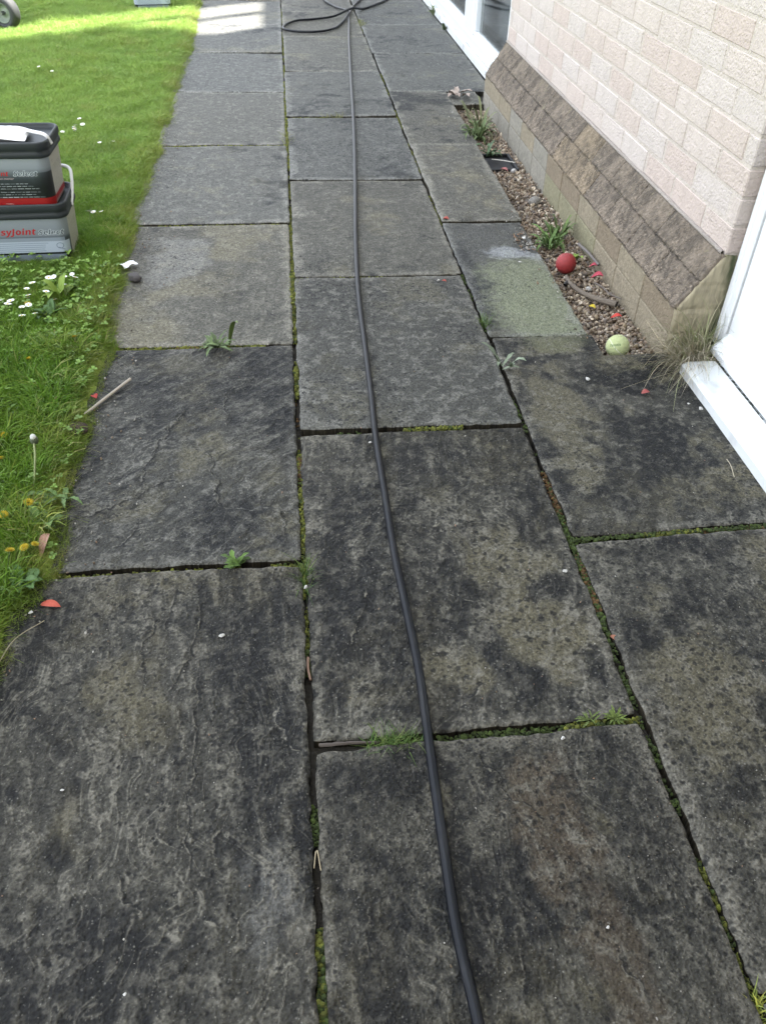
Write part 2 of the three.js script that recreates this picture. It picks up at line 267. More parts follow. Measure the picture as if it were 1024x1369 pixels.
{ // left column
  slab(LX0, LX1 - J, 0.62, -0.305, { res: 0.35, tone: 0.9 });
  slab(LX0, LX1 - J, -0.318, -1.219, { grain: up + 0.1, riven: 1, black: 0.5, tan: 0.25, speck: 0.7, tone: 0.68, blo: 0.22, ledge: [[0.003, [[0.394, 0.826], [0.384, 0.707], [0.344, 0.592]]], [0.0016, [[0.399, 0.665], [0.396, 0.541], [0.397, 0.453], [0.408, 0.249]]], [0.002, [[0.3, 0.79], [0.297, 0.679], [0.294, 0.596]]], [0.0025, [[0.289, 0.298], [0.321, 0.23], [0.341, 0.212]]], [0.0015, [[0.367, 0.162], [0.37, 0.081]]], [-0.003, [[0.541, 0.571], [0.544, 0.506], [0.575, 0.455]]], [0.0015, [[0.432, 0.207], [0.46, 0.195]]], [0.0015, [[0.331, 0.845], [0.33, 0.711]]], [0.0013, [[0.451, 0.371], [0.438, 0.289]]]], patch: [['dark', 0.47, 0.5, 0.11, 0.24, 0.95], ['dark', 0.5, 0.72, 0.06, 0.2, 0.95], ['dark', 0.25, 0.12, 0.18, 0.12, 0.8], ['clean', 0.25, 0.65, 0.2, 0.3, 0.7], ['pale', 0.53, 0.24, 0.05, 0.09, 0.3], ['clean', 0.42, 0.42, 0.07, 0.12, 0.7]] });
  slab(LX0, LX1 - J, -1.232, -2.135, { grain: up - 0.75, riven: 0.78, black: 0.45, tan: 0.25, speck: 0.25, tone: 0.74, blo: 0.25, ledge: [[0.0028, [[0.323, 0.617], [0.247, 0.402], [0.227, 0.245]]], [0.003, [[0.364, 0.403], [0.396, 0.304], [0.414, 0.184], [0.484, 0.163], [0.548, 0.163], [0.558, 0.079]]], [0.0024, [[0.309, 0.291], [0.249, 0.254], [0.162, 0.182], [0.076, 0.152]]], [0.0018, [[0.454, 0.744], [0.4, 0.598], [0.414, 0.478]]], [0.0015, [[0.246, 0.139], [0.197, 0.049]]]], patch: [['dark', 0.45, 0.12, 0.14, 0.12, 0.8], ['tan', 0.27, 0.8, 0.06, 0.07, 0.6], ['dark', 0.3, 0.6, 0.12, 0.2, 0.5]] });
  slab(LX0, LX1 - J, -2.149, -3.052, { blo: 0.1, riven: 0.22, black: 0.12, tan: 0.6, speck: 0.2, tone: 1.25, patch: [['pale', 0.2, 0.6, 0.11, 0.2, 0.2]] });
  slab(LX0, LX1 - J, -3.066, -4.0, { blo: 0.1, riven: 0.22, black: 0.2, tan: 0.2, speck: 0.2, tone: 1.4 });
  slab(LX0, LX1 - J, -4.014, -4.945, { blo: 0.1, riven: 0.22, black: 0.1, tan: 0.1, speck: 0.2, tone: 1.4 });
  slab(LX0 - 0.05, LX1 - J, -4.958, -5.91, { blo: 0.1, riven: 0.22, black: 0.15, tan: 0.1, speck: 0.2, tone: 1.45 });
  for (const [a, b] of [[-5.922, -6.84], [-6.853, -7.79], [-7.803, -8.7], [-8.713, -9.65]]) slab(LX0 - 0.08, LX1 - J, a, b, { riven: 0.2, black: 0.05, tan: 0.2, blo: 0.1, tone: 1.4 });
}
{ // middle column
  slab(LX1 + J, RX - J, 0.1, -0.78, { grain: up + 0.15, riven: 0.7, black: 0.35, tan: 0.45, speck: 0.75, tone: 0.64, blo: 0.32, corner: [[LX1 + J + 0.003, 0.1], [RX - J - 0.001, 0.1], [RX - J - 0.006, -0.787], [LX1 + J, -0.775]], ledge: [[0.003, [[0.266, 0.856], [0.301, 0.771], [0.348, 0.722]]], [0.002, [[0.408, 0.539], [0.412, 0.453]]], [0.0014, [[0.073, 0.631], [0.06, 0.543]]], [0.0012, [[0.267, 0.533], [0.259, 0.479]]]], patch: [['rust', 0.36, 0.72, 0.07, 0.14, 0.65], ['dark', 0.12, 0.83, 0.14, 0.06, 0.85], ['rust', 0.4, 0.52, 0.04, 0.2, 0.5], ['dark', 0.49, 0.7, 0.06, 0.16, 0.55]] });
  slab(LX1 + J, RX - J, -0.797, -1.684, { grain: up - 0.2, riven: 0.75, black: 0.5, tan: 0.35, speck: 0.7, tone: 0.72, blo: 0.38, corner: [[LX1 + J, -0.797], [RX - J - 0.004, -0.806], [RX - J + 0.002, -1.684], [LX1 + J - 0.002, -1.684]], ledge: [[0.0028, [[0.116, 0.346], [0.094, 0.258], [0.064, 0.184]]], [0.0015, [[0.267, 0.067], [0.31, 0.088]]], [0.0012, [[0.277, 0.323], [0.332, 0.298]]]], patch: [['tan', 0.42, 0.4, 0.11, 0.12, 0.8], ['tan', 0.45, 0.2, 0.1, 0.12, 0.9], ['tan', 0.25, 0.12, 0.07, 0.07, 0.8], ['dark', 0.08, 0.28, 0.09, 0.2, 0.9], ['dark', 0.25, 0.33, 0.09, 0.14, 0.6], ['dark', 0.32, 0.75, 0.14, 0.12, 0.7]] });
  slab(LX1 + J, RX - J, -1.697, -2.575, { riven: 0.3, black: 0.12, tan: 0.6, speck: 0.25, tone: 0.92, blo: 0.15, grain: 0.1 });
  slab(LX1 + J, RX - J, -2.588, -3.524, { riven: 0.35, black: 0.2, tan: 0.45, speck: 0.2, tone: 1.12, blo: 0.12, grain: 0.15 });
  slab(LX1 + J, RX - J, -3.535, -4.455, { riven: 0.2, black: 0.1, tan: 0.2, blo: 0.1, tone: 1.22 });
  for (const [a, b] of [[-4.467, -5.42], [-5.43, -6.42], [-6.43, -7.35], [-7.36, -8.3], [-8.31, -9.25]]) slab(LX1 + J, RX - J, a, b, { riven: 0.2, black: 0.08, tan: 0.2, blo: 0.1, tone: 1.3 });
}
{ // right column, narrowed beside the gravel
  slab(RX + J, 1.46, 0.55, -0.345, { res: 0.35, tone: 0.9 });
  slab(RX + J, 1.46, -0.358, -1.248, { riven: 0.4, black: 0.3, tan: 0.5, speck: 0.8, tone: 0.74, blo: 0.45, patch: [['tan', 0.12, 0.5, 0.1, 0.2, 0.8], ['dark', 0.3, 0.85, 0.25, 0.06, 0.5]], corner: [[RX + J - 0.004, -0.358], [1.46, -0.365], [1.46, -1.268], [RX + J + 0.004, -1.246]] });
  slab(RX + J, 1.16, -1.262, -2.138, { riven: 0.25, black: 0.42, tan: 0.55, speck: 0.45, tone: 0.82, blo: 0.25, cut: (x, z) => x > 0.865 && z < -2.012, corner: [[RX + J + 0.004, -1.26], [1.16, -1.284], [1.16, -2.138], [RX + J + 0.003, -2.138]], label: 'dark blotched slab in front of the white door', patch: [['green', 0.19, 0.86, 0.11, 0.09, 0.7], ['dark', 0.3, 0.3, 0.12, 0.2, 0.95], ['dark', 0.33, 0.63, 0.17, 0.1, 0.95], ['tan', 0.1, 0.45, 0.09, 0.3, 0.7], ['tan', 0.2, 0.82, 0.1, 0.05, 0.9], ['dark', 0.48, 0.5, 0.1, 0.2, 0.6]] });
  slab(RX + J, 0.861, -2.151, -3.036, { blo: 0.12, riven: 0.15, black: 0.1, tan: 0.25, speck: 0, wear: 0.1, tone: 1.1, label: 'narrow slab with green algae beside the gravel', patch: [['green', 0.215, 0.22, 0.19, 0.42, 0.97], ['dark', 0.02, 0.35, 0.05, 0.4, 0.7], ['pale', 0.2, 0.6, 0.13, 0.06, 0.55]] });
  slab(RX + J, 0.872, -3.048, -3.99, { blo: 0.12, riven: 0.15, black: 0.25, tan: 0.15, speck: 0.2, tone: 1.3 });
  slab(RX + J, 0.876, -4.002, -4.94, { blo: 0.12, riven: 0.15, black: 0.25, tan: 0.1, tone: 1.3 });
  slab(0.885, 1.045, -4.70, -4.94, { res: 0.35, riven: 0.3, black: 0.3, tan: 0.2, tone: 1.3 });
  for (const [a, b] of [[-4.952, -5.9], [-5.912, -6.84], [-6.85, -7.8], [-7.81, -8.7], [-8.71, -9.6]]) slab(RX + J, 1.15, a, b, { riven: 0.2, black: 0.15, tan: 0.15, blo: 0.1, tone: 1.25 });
}

// ------------------------------------------------------------------ house
const brickBump = noiseTex(512, (x, y) => { const f = (s, n) => { const q = (a, b) => fbm(a * s, b * s, n); return (q(x, y) * (1 - x) + q(x - 1, y) * x) * (1 - y) + (q(x, y - 1) * (1 - x) + q(x - 1, y - 1) * x) * y; }; return 0.5 + (f(60, 4) - 0.5) * 1.1 + (f(12, 2) - 0.5) * 0.6; });
const brickMap = noiseTex(512, (x, y) => { const f = (s, n) => { const q = (a, b) => fbm(a * s + 40, b * s, n); return (q(x, y) * (1 - x) + q(x - 1, y) * x) * (1 - y) + (q(x, y - 1) * (1 - x) + q(x - 1, y - 1) * x) * y; }; const k = 0.86 + 0.22 * f(50, 4), m = f(7, 3); return [k * lerp(0.8, 1, m) * 0.86, k * lerp(0.8, 1, m) * 0.86, k * lerp(0.78, 1, m) * 0.86]; }, true);
for (const t of [brickBump, brickMap]) t.repeat.set(3.1, 3.1);
const brickM = [[0.74, 0.622, 0.568], [0.765, 0.66, 0.61], [0.76, 0.67, 0.63], [0.73, 0.605, 0.552], [0.775, 0.68, 0.638]].map(([r, g, b]) => std(r, g, b, 0.9, { bumpMap: brickBump, bumpScale: 0.004, map: brickMap }));
const mortarM = std(0.76, 0.67, 0.61, 0.95, { bumpMap: brickBump, bumpScale: 0.004, map: brickMap });
const farBrickM = std(0.5, 0.44, 0.4, 0.95, { bumpMap: brickBump, bumpScale: 0.004 });
const upvc = new THREE.MeshPhysicalMaterial({ color: new THREE.Color().setRGB(0.70, 0.72, 0.74), roughness: 0.28, clearcoat: 0.3, clearcoatRoughness: 0.2 });
const upvcWorn = new THREE.MeshPhysicalMaterial({ color: new THREE.Color().setRGB(0.60, 0.62, 0.63), roughness: 0.4, map: noiseTex(256, (x, y) => { const k = 1 - 0.28 * ss(0.55, 0.8, fbm(x * 14, y * 14, 4)); return [k * 0.97, k * 0.97, k * 0.96]; }, true) });
const gasket = std(0.03, 0.03, 0.032, 0.6);
const house = structure(thing('house', 'pale brick house with white door and plinth along the path', 'house'));
const WX = 1.15, ZD = -2.03, ZW = -4.75;
{
  // mortar core and bricks of the visible pier
  const wall = mk('wall', boxUV(span(WX + 0.0018, WX + 0.3, 0.1, 2.5, ZD - 0.003, ZW + 0.003)), mortarM, house);
  const r = rng(77), P = 0.237, vars = {};
  const geo = (len) => { const k = Math.round(len * 50); (vars[k] ??= [0, 1, 2, 3].map(() => hullBox(0.1, 0.068, len, 0.0035, 0.0012, r))); return vars[k][(r() * 4) | 0]; };
  const merged = [];
  for (let c = 0; c < 29; c++) {
    const y = 0.285 + 0.005 + 0.0333 + c * 0.075; let z = ZD, first = true;
    while (z > ZW + 0.02) {
      let len = first ? (c % 2 ? 0.05 : 0.17) : P - 0.0075; if (z - len < ZW) len = z - ZW; if (z - len - ZW < 0.05) len = z - ZW;
      const g = geo(len), m = new THREE.Vector3(WX + 0.05 + (r() - 0.5) * 0.002, y + (r() - 0.5) * 0.002, z - len / 2);
      if (c < 13) { const b = mk('brick', g, brickM[(r() * 5) | 0], wall); b.position.copy(m); b.rotation.set((r() - 0.5) * 0.008, 0, 0); b.scale.z = len / (Math.round(len * 50) / 50) * 0.999; b.scale.z = 1; }
      else { const q = g.clone(); q.translate(m.x, m.y, m.z); merged.push(q); }
      z -= len + 0.0075; first = false;
    }
  }
  const rest = mk('upper_bricks', merge(merged), brickM[1], wall); rest.userData.kind = 'stuff';
  // the rest of the shell and added light blockers, all outside the picture
  const S = (name, ...a) => mk(name, boxUV(span(...a, 0.004)), farBrickM, house);
  S('wall', WX, 1.45, -0.06, 2.5, 4, -1.05); S('wall', WX, 1.45, 2.12, 2.5, -1.05, ZD + 0.003);
  S('wall', WX, 1.45, 2.15, 2.5, ZW - 0.003, -8.6); S('wall', WX, 1.45, -0.06, 2.5, -8.603, -14);
  S('wall', 7.7, 8, -0.06, 2.5, 4, -14); S('wall', 1.453, 7.697, -0.06, 2.5, 4, 3.7); S('wall', 1.453, 7.697, -0.06, 2.5, -13.7, -14);
  mk('ceiling', span(1.153, 8.1, 2.503, 2.62, 4.1, -14.1), std(0.4, 0.4, 0.4, 0.9), house);
  mk('interior_floor', span(1.456, 7.69, 0.0, 0.1, 3.69, -13.69), std(0.16, 0.15, 0.14, 0.9), house);
  S('interior_wall', 4.6, 4.7, 0.105, 2.49, 3.6, -13.6);
  S('upper_wall', WX, 8, 2.625, 6.2, 4, -7.68); S('added_upper_bay', WX, 2.4, 4.75, 6.2, -7.684, -8.27); { const sh = new THREE.Shape([[WX, 8.74], [6, 12.33], [6, 18], [WX, 18]].map((p) => new THREE.Vector2(...p))), g = new THREE.ExtrudeGeometry(sh, { depth: 4.6, bevelEnabled: false }); g.rotateX(-Math.PI / 2); g.scale(1, 1, 1); g.translate(0, 2.625, 0); mk('upper_wall', boxUV(g), farBrickM, house); }  // bay and skewed far wall: unseen, added to shape the sun strips
  const roof = new THREE.Shape([[0.85, 6.19], [8.3, 6.19], [4.6, 8.6]].map((p) => new THREE.Vector2(...p)));
  for (const [z, l] of [[-7.68, 11.68]]) { const g = new THREE.ExtrudeGeometry(roof, { depth: l, bevelEnabled: false }); g.translate(0, 0.012, z); mk('roof', g, std(0.12, 0.07, 0.055, 0.9), house); }
  S('added_wing_wall', -2.2, 1.45, -0.06, 5.2, 1.75, 2.05);  // unseen wall added to shade the near slabs and door reveal
  const addedFlue = new THREE.CylinderGeometry(0.04, 0.065, 2.95, 16); addedFlue.translate(1.55, 4.1, -8.57); mk('added_flue_pipe', addedFlue, std(0.3, 0.3, 0.3, 0.6), house);  // unseen pipe added to cast the dark sliver between the sun strips
}
{ // plinth
  const X0 = 1.05, core = new THREE.Shape([[X0 + 0.004, -0.08], [WX + 0.04, -0.08], [WX + 0.04, 0.284], [WX - 0.002, 0.284], [X0 + 0.004, 0.13]].map((p) => new THREE.Vector2(...p)));
  const cg = new THREE.ExtrudeGeometry(core, { depth: ZD - ZW - 0.008, bevelEnabled: false }); cg.translate(0, 0, ZW + 0.004);
  const sandMortar = std(0.2, 0.17, 0.115, 0.95, { bumpMap: brickBump, bumpScale: 0.006 });
  const plinth = mk('plinth', boxUV(cg), sandMortar, house);
  const r = rng(404);
  const tones = { sand: [0.36, 0.30, 0.215], brown: [0.30, 0.235, 0.165], olive: [0.33, 0.30, 0.19], grey: [0.36, 0.33, 0.28] };
  const stoneMap = noiseTex(512, (x, y) => { const f = (s, n, o) => { const q = (a, b) => fbm(a * s + o, b * s, n); return (q(x, y) * (1 - x) + q(x - 1, y) * x) * (1 - y) + (q(x, y - 1) * (1 - x) + q(x - 1, y - 1) * x) * y; }; const k = 0.45 + 0.75 * f(30, 4, 3), m = f(5, 3, 60); return [k * lerp(0.72, 1, m), k * lerp(0.74, 1, m), k * lerp(0.7, 0.98, m)]; }, true); stoneMap.repeat.set(3.3, 3.3);
  const tm = Object.fromEntries(Object.entries(tones).map(([k, c]) => [k, std(...c, 0.9, { bumpMap: brickBump, bumpScale: 0.004, map: stoneMap })]));
  // face bricks, two courses; the second course's joints fall between the first's
  const face = (y0, y1, first, pick) => { let z = ZD - 0.002, f = true; while (z > ZW + 0.02) { let len = f ? first : 0.228; if (z - len < ZW + 0.07) len = z - ZW - 0.003; const b = mk('plinth_brick', hullBox(0.1, y1 - y0, len, 0.003, 0.001, r), tm[pick(z)], plinth); b.position.set(X0 + 0.05 + (r() - 0.5) * 0.0015, (y0 + y1) / 2, z - len / 2); z -= len + 0.004; f = false; } };
  face(-0.075, 0.05, 0.235, (z) => z > -2.6 ? (r() < 0.5 ? 'olive' : 'sand') : z > -3.2 ? 'olive' : 'grey');
  face(0.0535, 0.126, 0.235, (z) => z > -2.8 ? (r() < 0.6 ? 'sand' : 'brown') : z > -3.3 ? 'brown' : (r() < 0.5 ? 'sand' : 'grey'));
  // two rows of rough weathered coping bricks up the slope
  const capMap = noiseTex(512, (x, y) => { const f = (s, n, o) => { const q = (a, b) => fbm(a * s + o, b * s, n); return (q(x, y) * (1 - x) + q(x - 1, y) * x) * (1 - y) + (q(x, y - 1) * (1 - x) + q(x - 1, y - 1) * x) * y; }; const g = f(64, 3, 8), d = clamp(ss(0.36, 0.66, f(26, 4, 20)) * 0.6 + ss(0.35, 0.6, f(5, 3, 70)) * 0.5), w = ss(0.63, 0.72, f(90, 2, 31)); const k = lerp(0.17, 0.068, d) * (0.5 + 1.0 * g) + 0.10 * w; return [k * 1.27, k * 1.02, k * 0.78]; }, true); capMap.repeat.set(2.7, 2.7);
  const capBump = noiseTex(512, (x, y) => { const f = (s, n, o) => { const q = (a, b) => fbm(a * s + o, b * s, n); return (q(x, y) * (1 - x) + q(x - 1, y) * x) * (1 - y) + (q(x, y - 1) * (1 - x) + q(x - 1, y - 1) * x) * y; }; return 0.5 + (f(64, 4, 8) - 0.5) * 1.6; }); capBump.repeat.set(2.7, 2.7);
  const capM = [1, 0.98, 1.03].map((k) => new THREE.MeshStandardMaterial({ color: new THREE.Color().setRGB(k * 0.8, k * 0.8, k * 0.8), map: capMap, bumpMap: capBump, bumpScale: 0.008, roughness: 0.95 }));
  const warmCap = new THREE.MeshStandardMaterial({ color: new THREE.Color().setRGB(0.95, 0.92, 0.82), map: capMap, bumpMap: capBump, bumpScale: 0.008, roughness: 0.95 });
  const ux = 0.1 / 0.186, uy = 0.157 / 0.186, nx = -uy, ny = ux;
  const row = (s0, s1, first, which) => {
    let z = ZD - 0.001, f = true;
    while (z > ZW + 0.02) {
      let len = f ? first : 0.228; if (z - len < ZW + 0.07) len = z - ZW - 0.002;
      const nz = 26, ns = 11, pos = [], idx = [], uv = [], sd = 3 + r() * 0.01;
      for (let b = 0; b <= nz; b++) for (let a = 0; a <= ns; a++) {
        const s = lerp(s0, s1, a / ns), zz = z - len * b / nz, e = Math.min(a / ns * (s1 - s0), (1 - a / ns) * (s1 - s0), b / nz * len, (1 - b / nz) * len);
        const h = 0.004 + (fbm(s * 70 + sd, zz * 70, 3) - 0.5) * 0.007 + (fbm(s * 18 + sd, zz * 18, 2) - 0.5) * 0.008 - (0.0002 + 0.0022 * ss(0.45, 0.9, vn(zz * 22, s * 30))) * Math.pow(1 - clamp(e / 0.006), 2), jz = (b === 0 || b === nz) ? (vn(s * 90 + sd, b) - 0.5) * 0.004 : 0, js = (a === 0 || a === ns) ? (vn(zz * 60 + sd, a + 3) - 0.5) * 0.005 : 0;
        pos.push(X0 + ux * (s + js) + nx * h, 0.128 + uy * (s + js) + ny * h, zz + jz); uv.push(zz + sd, s);
      }
      for (let b = 0; b < nz; b++) for (let a = 0; a < ns; a++) { const i = b * (ns + 1) + a; idx.push(i, i + 1, i + ns + 1, i + 1, i + ns + 2, i + ns + 1); }
      const ring = []; for (let a = 0; a <= ns; a++) ring.push(a); for (let b = 1; b <= nz; b++) ring.push(b * (ns + 1) + ns); for (let a = ns - 1; a >= 0; a--) ring.push(nz * (ns + 1) + a); for (let b = nz - 1; b > 0; b--) ring.push(b * (ns + 1));
      const o = pos.length / 3; for (const q of ring) { pos.push(pos[3 * q] - nx * 0.02, pos[3 * q + 1] - ny * 0.02, pos[3 * q + 2]); uv.push(uv[2 * q], uv[2 * q + 1] + 0.03); }
      ring.forEach((q, k) => { const k2 = (k + 1) % ring.length, q2 = ring[k2]; idx.push(q, o + k, q2, q2, o + k, o + k2); });
      mk('plinth_brick', geoFrom(pos, idx, uv), which(z, f) ? warmCap : capM[(r() * 3) | 0], plinth);
      z -= len - 0.0006; f = false;
    }
  };
  row(0.001, 0.0952, 0.21, (z) => z < -2.75 && z > -3.3); row(0.0950, 0.185, 0.34, (z) => z < -2.9 && z > -3.15);
  // mortar fillet under the wall
  const fl = tube([[WX - 0.003, 0.288, ZD - 0.01], [WX - 0.003, 0.287, -3.4], [WX - 0.003, 0.288, ZW + 0.01]], 0.006, 30, 6); mk('mortar_fillet', fl, mortarM, plinth);
  // algae-green return facing the door
  const algae = new THREE.MeshStandardMaterial({ color: new THREE.Color().setRGB(0.78, 0.78, 0.78), roughness: 0.95, side: THREE.DoubleSide, map: noiseTex(256, (x, y) => { const a = fbm(x * 9, y * 3, 4), b = fbm(x * 24, y * 14, 4), m = ss(0.25, 0.75, a + 0.72 - 0.95 * x + 0.1 * y); const k = 0.6 + 0.7 * b; return [lerp(0.07, 0.40, m) * k, lerp(0.09, 0.35, m) * k, lerp(0.04, 0.24, m) * k]; }, true) });
  const ep = [], eu = [], ei = [], NA = 28, NB = 48;
  for (let b = 0; b <= NB; b++) for (let a = 0; a <= NA; a++) {
    const x = lerp(X0 + 0.001, WX + 0.036, a / NA), top = Math.min(0.286, 0.129 + Math.max(0, x - X0) * 1.57), y = lerp(-0.07, top, b / NB), ed = Math.min(a / NA * 0.135, (top - y) * 0.6);
    const joint = Math.max(ss(0.006, 0.002, Math.abs(y - 0.052 + 0.003 * (vn(x * 60, 3) - 0.5))), ss(0.006, 0.002, Math.abs(y - 0.128)), y > 0.13 ? ss(0.006, 0.002, Math.abs(y - 0.2)) : 0, y < 0.052 ? ss(0.006, 0.002, Math.abs(x - 1.118)) : 0);
    const z = ZD + 0.003 - 0.0035 * joint + (fbm(x * 45, y * 45, 4) - 0.5) * 0.007 - 0.006 * Math.pow(1 - clamp(ed / 0.009), 2), n1 = (vn(y * 70, 4.4) - 0.5) * 0.005 * (a === 0 ? 1 : 0);
    ep.push(x + n1, y + (b === NB ? (vn(x * 80, 7) - 0.5) * 0.005 : 0), z); eu.push((x - 1.045) / 0.15, (y + 0.08) / 0.37);
  }
  for (let b = 0; b < NB; b++) for (let a = 0; a < NA; a++) { const i = b * (NA + 1) + a; ei.push(i, i + 1, i + NA + 1, i + 1, i + NA + 2, i + NA + 1); }
  const e = mk('end_face', geoFrom(ep, ei, eu), algae, plinth); e.userData.label = 'algae stained end of the plinth beside the door';
}
{ // door
  const door = new THREE.Group(); door.name = 'door'; house.add(door);
  mk('door_frame', merge([span(1.185, 1.26, 0.028, 2.11, ZD + 0.003, -1.972, 0.004), span(1.181, 1.2, 0.05, 2.1, ZD + 0.012, -1.996, 0.003), span(1.185, 1.26, 0.028, 2.11, -1.108, -1.053, 0.004), span(1.185, 1.26, 2.05, 2.112, -1.97, -1.11, 0.004)]), upvc, door);
  mk('seal', merge([span(1.196, 1.25, 0.05, 2.05, -1.9715, -1.966, 0.0005), span(1.192, 1.25, 0.036, 0.044, -1.966, -1.11, 0.0005)]), gasket, door);
  mk('door_panel', span(1.19, 1.25, 0.045, 2.045, -1.9655, -1.112, 0.004), upvc, door);
  const bar = new THREE.Shape([[1.152, 0.037], [1.1895, 0.037], [1.1895, 0.088], [1.184, 0.086], [1.17, 0.066], [1.156, 0.056], [1.152, 0.05]].map((p) => new THREE.Vector2(...p)));
  const bg = new THREE.ExtrudeGeometry(bar, { depth: 0.83, bevelEnabled: true, bevelThickness: 0.002, bevelSize: 0.0015, bevelSegments: 2 }); bg.translate(0, 0, -1.955); mk('weather_bar', bg, upvc, door);
  const sill = new THREE.Shape([[1.052, 0.001], [1.30, 0.001], [1.30, 0.026], [1.15, 0.0265], [1.142, 0.031], [1.064, 0.031], [1.052, 0.024]].map((p) => new THREE.Vector2(...p)));
  const sg = new THREE.ExtrudeGeometry(sill, { depth: 1.0, bevelEnabled: true, bevelThickness: 0.003, bevelSize: 0.003, bevelSegments: 2 }); sg.translate(0, 0, -1.905); mk('sill', boxUV(sg), upvcWorn, door);
  // grime caught in the channel behind the sill
  const r = rng(9), list = []; for (let i = 0; i < 420; i++) { const g = new THREE.IcosahedronGeometry(0.002 + r() * 0.005, 0); g.scale(1, 0.5, 1 + r()); g.translate(1.141 + (r() - 0.5) * 0.016, 0.0308, -1.9 + r() * 0.72); list.push(g); }
  const gr = mk('grime', merge(list), std(0.05, 0.055, 0.045, 1), door); gr.userData.kind = 'stuff';
}
{ // glazed patio window set to the ground
  const w = new THREE.Group(); w.name = 'patio_window'; house.add(w);
  const zs = [ZW - 0.005, -8.6];
  mk('sill', span(1.152, 1.25, 0.0, 0.055, zs[0], zs[1], 0.006), upvcWorn, w);
  const fr = [span(1.165, 1.235, 0.0555, 0.125, zs[0], zs[1], 0.006), span(1.165, 1.235, 2.08, 2.149, zs[0], zs[1], 0.006)];
  for (const [a, b] of [[zs[0], -4.83], [-5.78, -6.06], [-6.95, -7.2], [-8.1, -8.35], [-8.53, -8.6]]) fr.push(span(1.166, 1.234, 0.1255, 2.0795, a, b, 0.006));
  mk('frame', merge(fr), upvc, w);
  const beads = []; for (const [a, b] of [[-4.832, -5.778], [-6.062, -6.948], [-7.202, -8.098]]) { beads.push(span(1.178, 1.215, 0.1258, 0.150, a, b, 0.004), span(1.178, 1.215, 0.151, 2.07, a, a - 0.022, 0.004), span(1.178, 1.215, 0.151, 2.07, b + 0.022, b, 0.004)); }
  mk('glazing_bead', merge(beads), upvc, w);
  const glass = new THREE.MeshPhysicalMaterial({ color: new THREE.Color(0.93, 0.96, 0.96), roughness: 0.02, transmission: 1, thickness: 0, ior: 1.7 });
  for (const [a, b] of [[-4.85, -5.76], [-6.08, -6.93], [-7.22, -8.08]]) mk('pane', span(1.192, 1.2, 0.149, 2.06, a, b, 0.001), glass, w);
  mk('interior_blind', span(1.33, 1.335, 0.13, 2.05, -4.8, -8.5, 0.001), std(0.19, 0.19, 0.2, 0.9), w);
}

// ------------------------------------------------------------------ gravel bed
{
  const gb = structure(tag(mk('gravel_bed', boxUV(span(0.855, 1.055, -0.09, -0.046, -2.0, -4.72)), std(0.11, 0.08, 0.055, 1, { bumpMap: soilBump, bumpScale: 0.006 })), 'narrow strip of soil under the gravel along the plinth', 'gravel bed'));
  const r = rng(51), group = thing('gravel', 'tan and brown pea gravel in the strip between slabs and plinth', 'gravel'); group.userData.kind = 'stuff';
  const cols = [[0.34, 0.27, 0.18], [0.25, 0.19, 0.135], [0.17, 0.125, 0.09], [0.42, 0.35, 0.26], [0.15, 0.125, 0.105], [0.24, 0.17, 0.115], [0.55, 0.48, 0.38], [0.24, 0.21, 0.18]];
  const m = std(1, 1, 1, 0.75), o = new THREE.Object3D(), c = new THREE.Color(), per = 2600;
  for (let v = 0; v < 4; v++) {
    const g = new THREE.IcosahedronGeometry(1, 1), p = g.attributes.position;
    for (let i = 0; i < p.count; i++) { const k = 0.75 + 0.5 * fbm(p.getX(i) * 1.1 + v * 9, p.getY(i) * 1.1 + p.getZ(i) * 1.7, 2); p.setXYZ(i, p.getX(i) * k, p.getY(i) * k * 0.72, p.getZ(i) * k * 0.85); }
    g.computeVertexNormals();
    const im = new THREE.InstancedMesh(g, m, per); im.name = 'pebbles'; im.castShadow = im.receiveShadow = true;
    for (let i = 0; i < per; i++) {
      let x, z; do { x = 0.862 + r() * 0.188; z = -2.01 - r() * 2.69; } while ((x > 0.872 && x < 1.02 && z < -3.715 && z > -3.945) || (z < -3.0 && r() < 0.1));
      const s = 0.0026 + 0.0058 * Math.pow(r(), 2.4);
      o.position.set(x, -0.047 + s * 0.5 + 0.014 * r() * r() + 0.006 * fbm(x * 20, z * 6, 2) + 0.010 * ss(0.03, 0, x - 0.862), z); o.rotation.set(r() * 6, r() * 6, r() * 6); o.scale.set(s * (0.8 + 0.7 * r()), s * (0.6 + 0.4 * r()), s); o.updateMatrix(); im.setMatrixAt(i, o.matrix);
      const k = cols[Math.min(7, (r() * r() * 3 + r() * 5.2) | 0)], b = 0.65 + 0.85 * r(); c.setRGB(k[0] * b, k[1] * b, k[2] * b); im.setColorAt(i, c);
    }
    group.add(im);
  }
}
function stone(name, label, cat, pos, s, sq, col, seed, group) {
  const g = new THREE.IcosahedronGeometry(1, 3), p = g.attributes.position;
  for (let i = 0; i < p.count; i++) { const k = 0.8 + 0.45 * fbm(p.getX(i) * 1.4 + seed, p.getY(i) * 1.4 + p.getZ(i) * 1.2 + seed, 3); p.setXYZ(i, p.getX(i) * k * s, p.getY(i) * k * s * sq, p.getZ(i) * k * s * 0.8); }
  g.computeVertexNormals(); const m = mk(name, g, std(...col, 0.9, { bumpMap: brickBump, bumpScale: 0.003 })); m.position.set(...pos); m.rotation.y = seed; return tag(m, label, cat, group);
}
stone('stone', 'smooth grey stone half buried in gravel against the plinth', 'stone', [0.985, -0.026, -3.31], 0.028, 0.7, [0.3, 0.28, 0.25], 1.2);
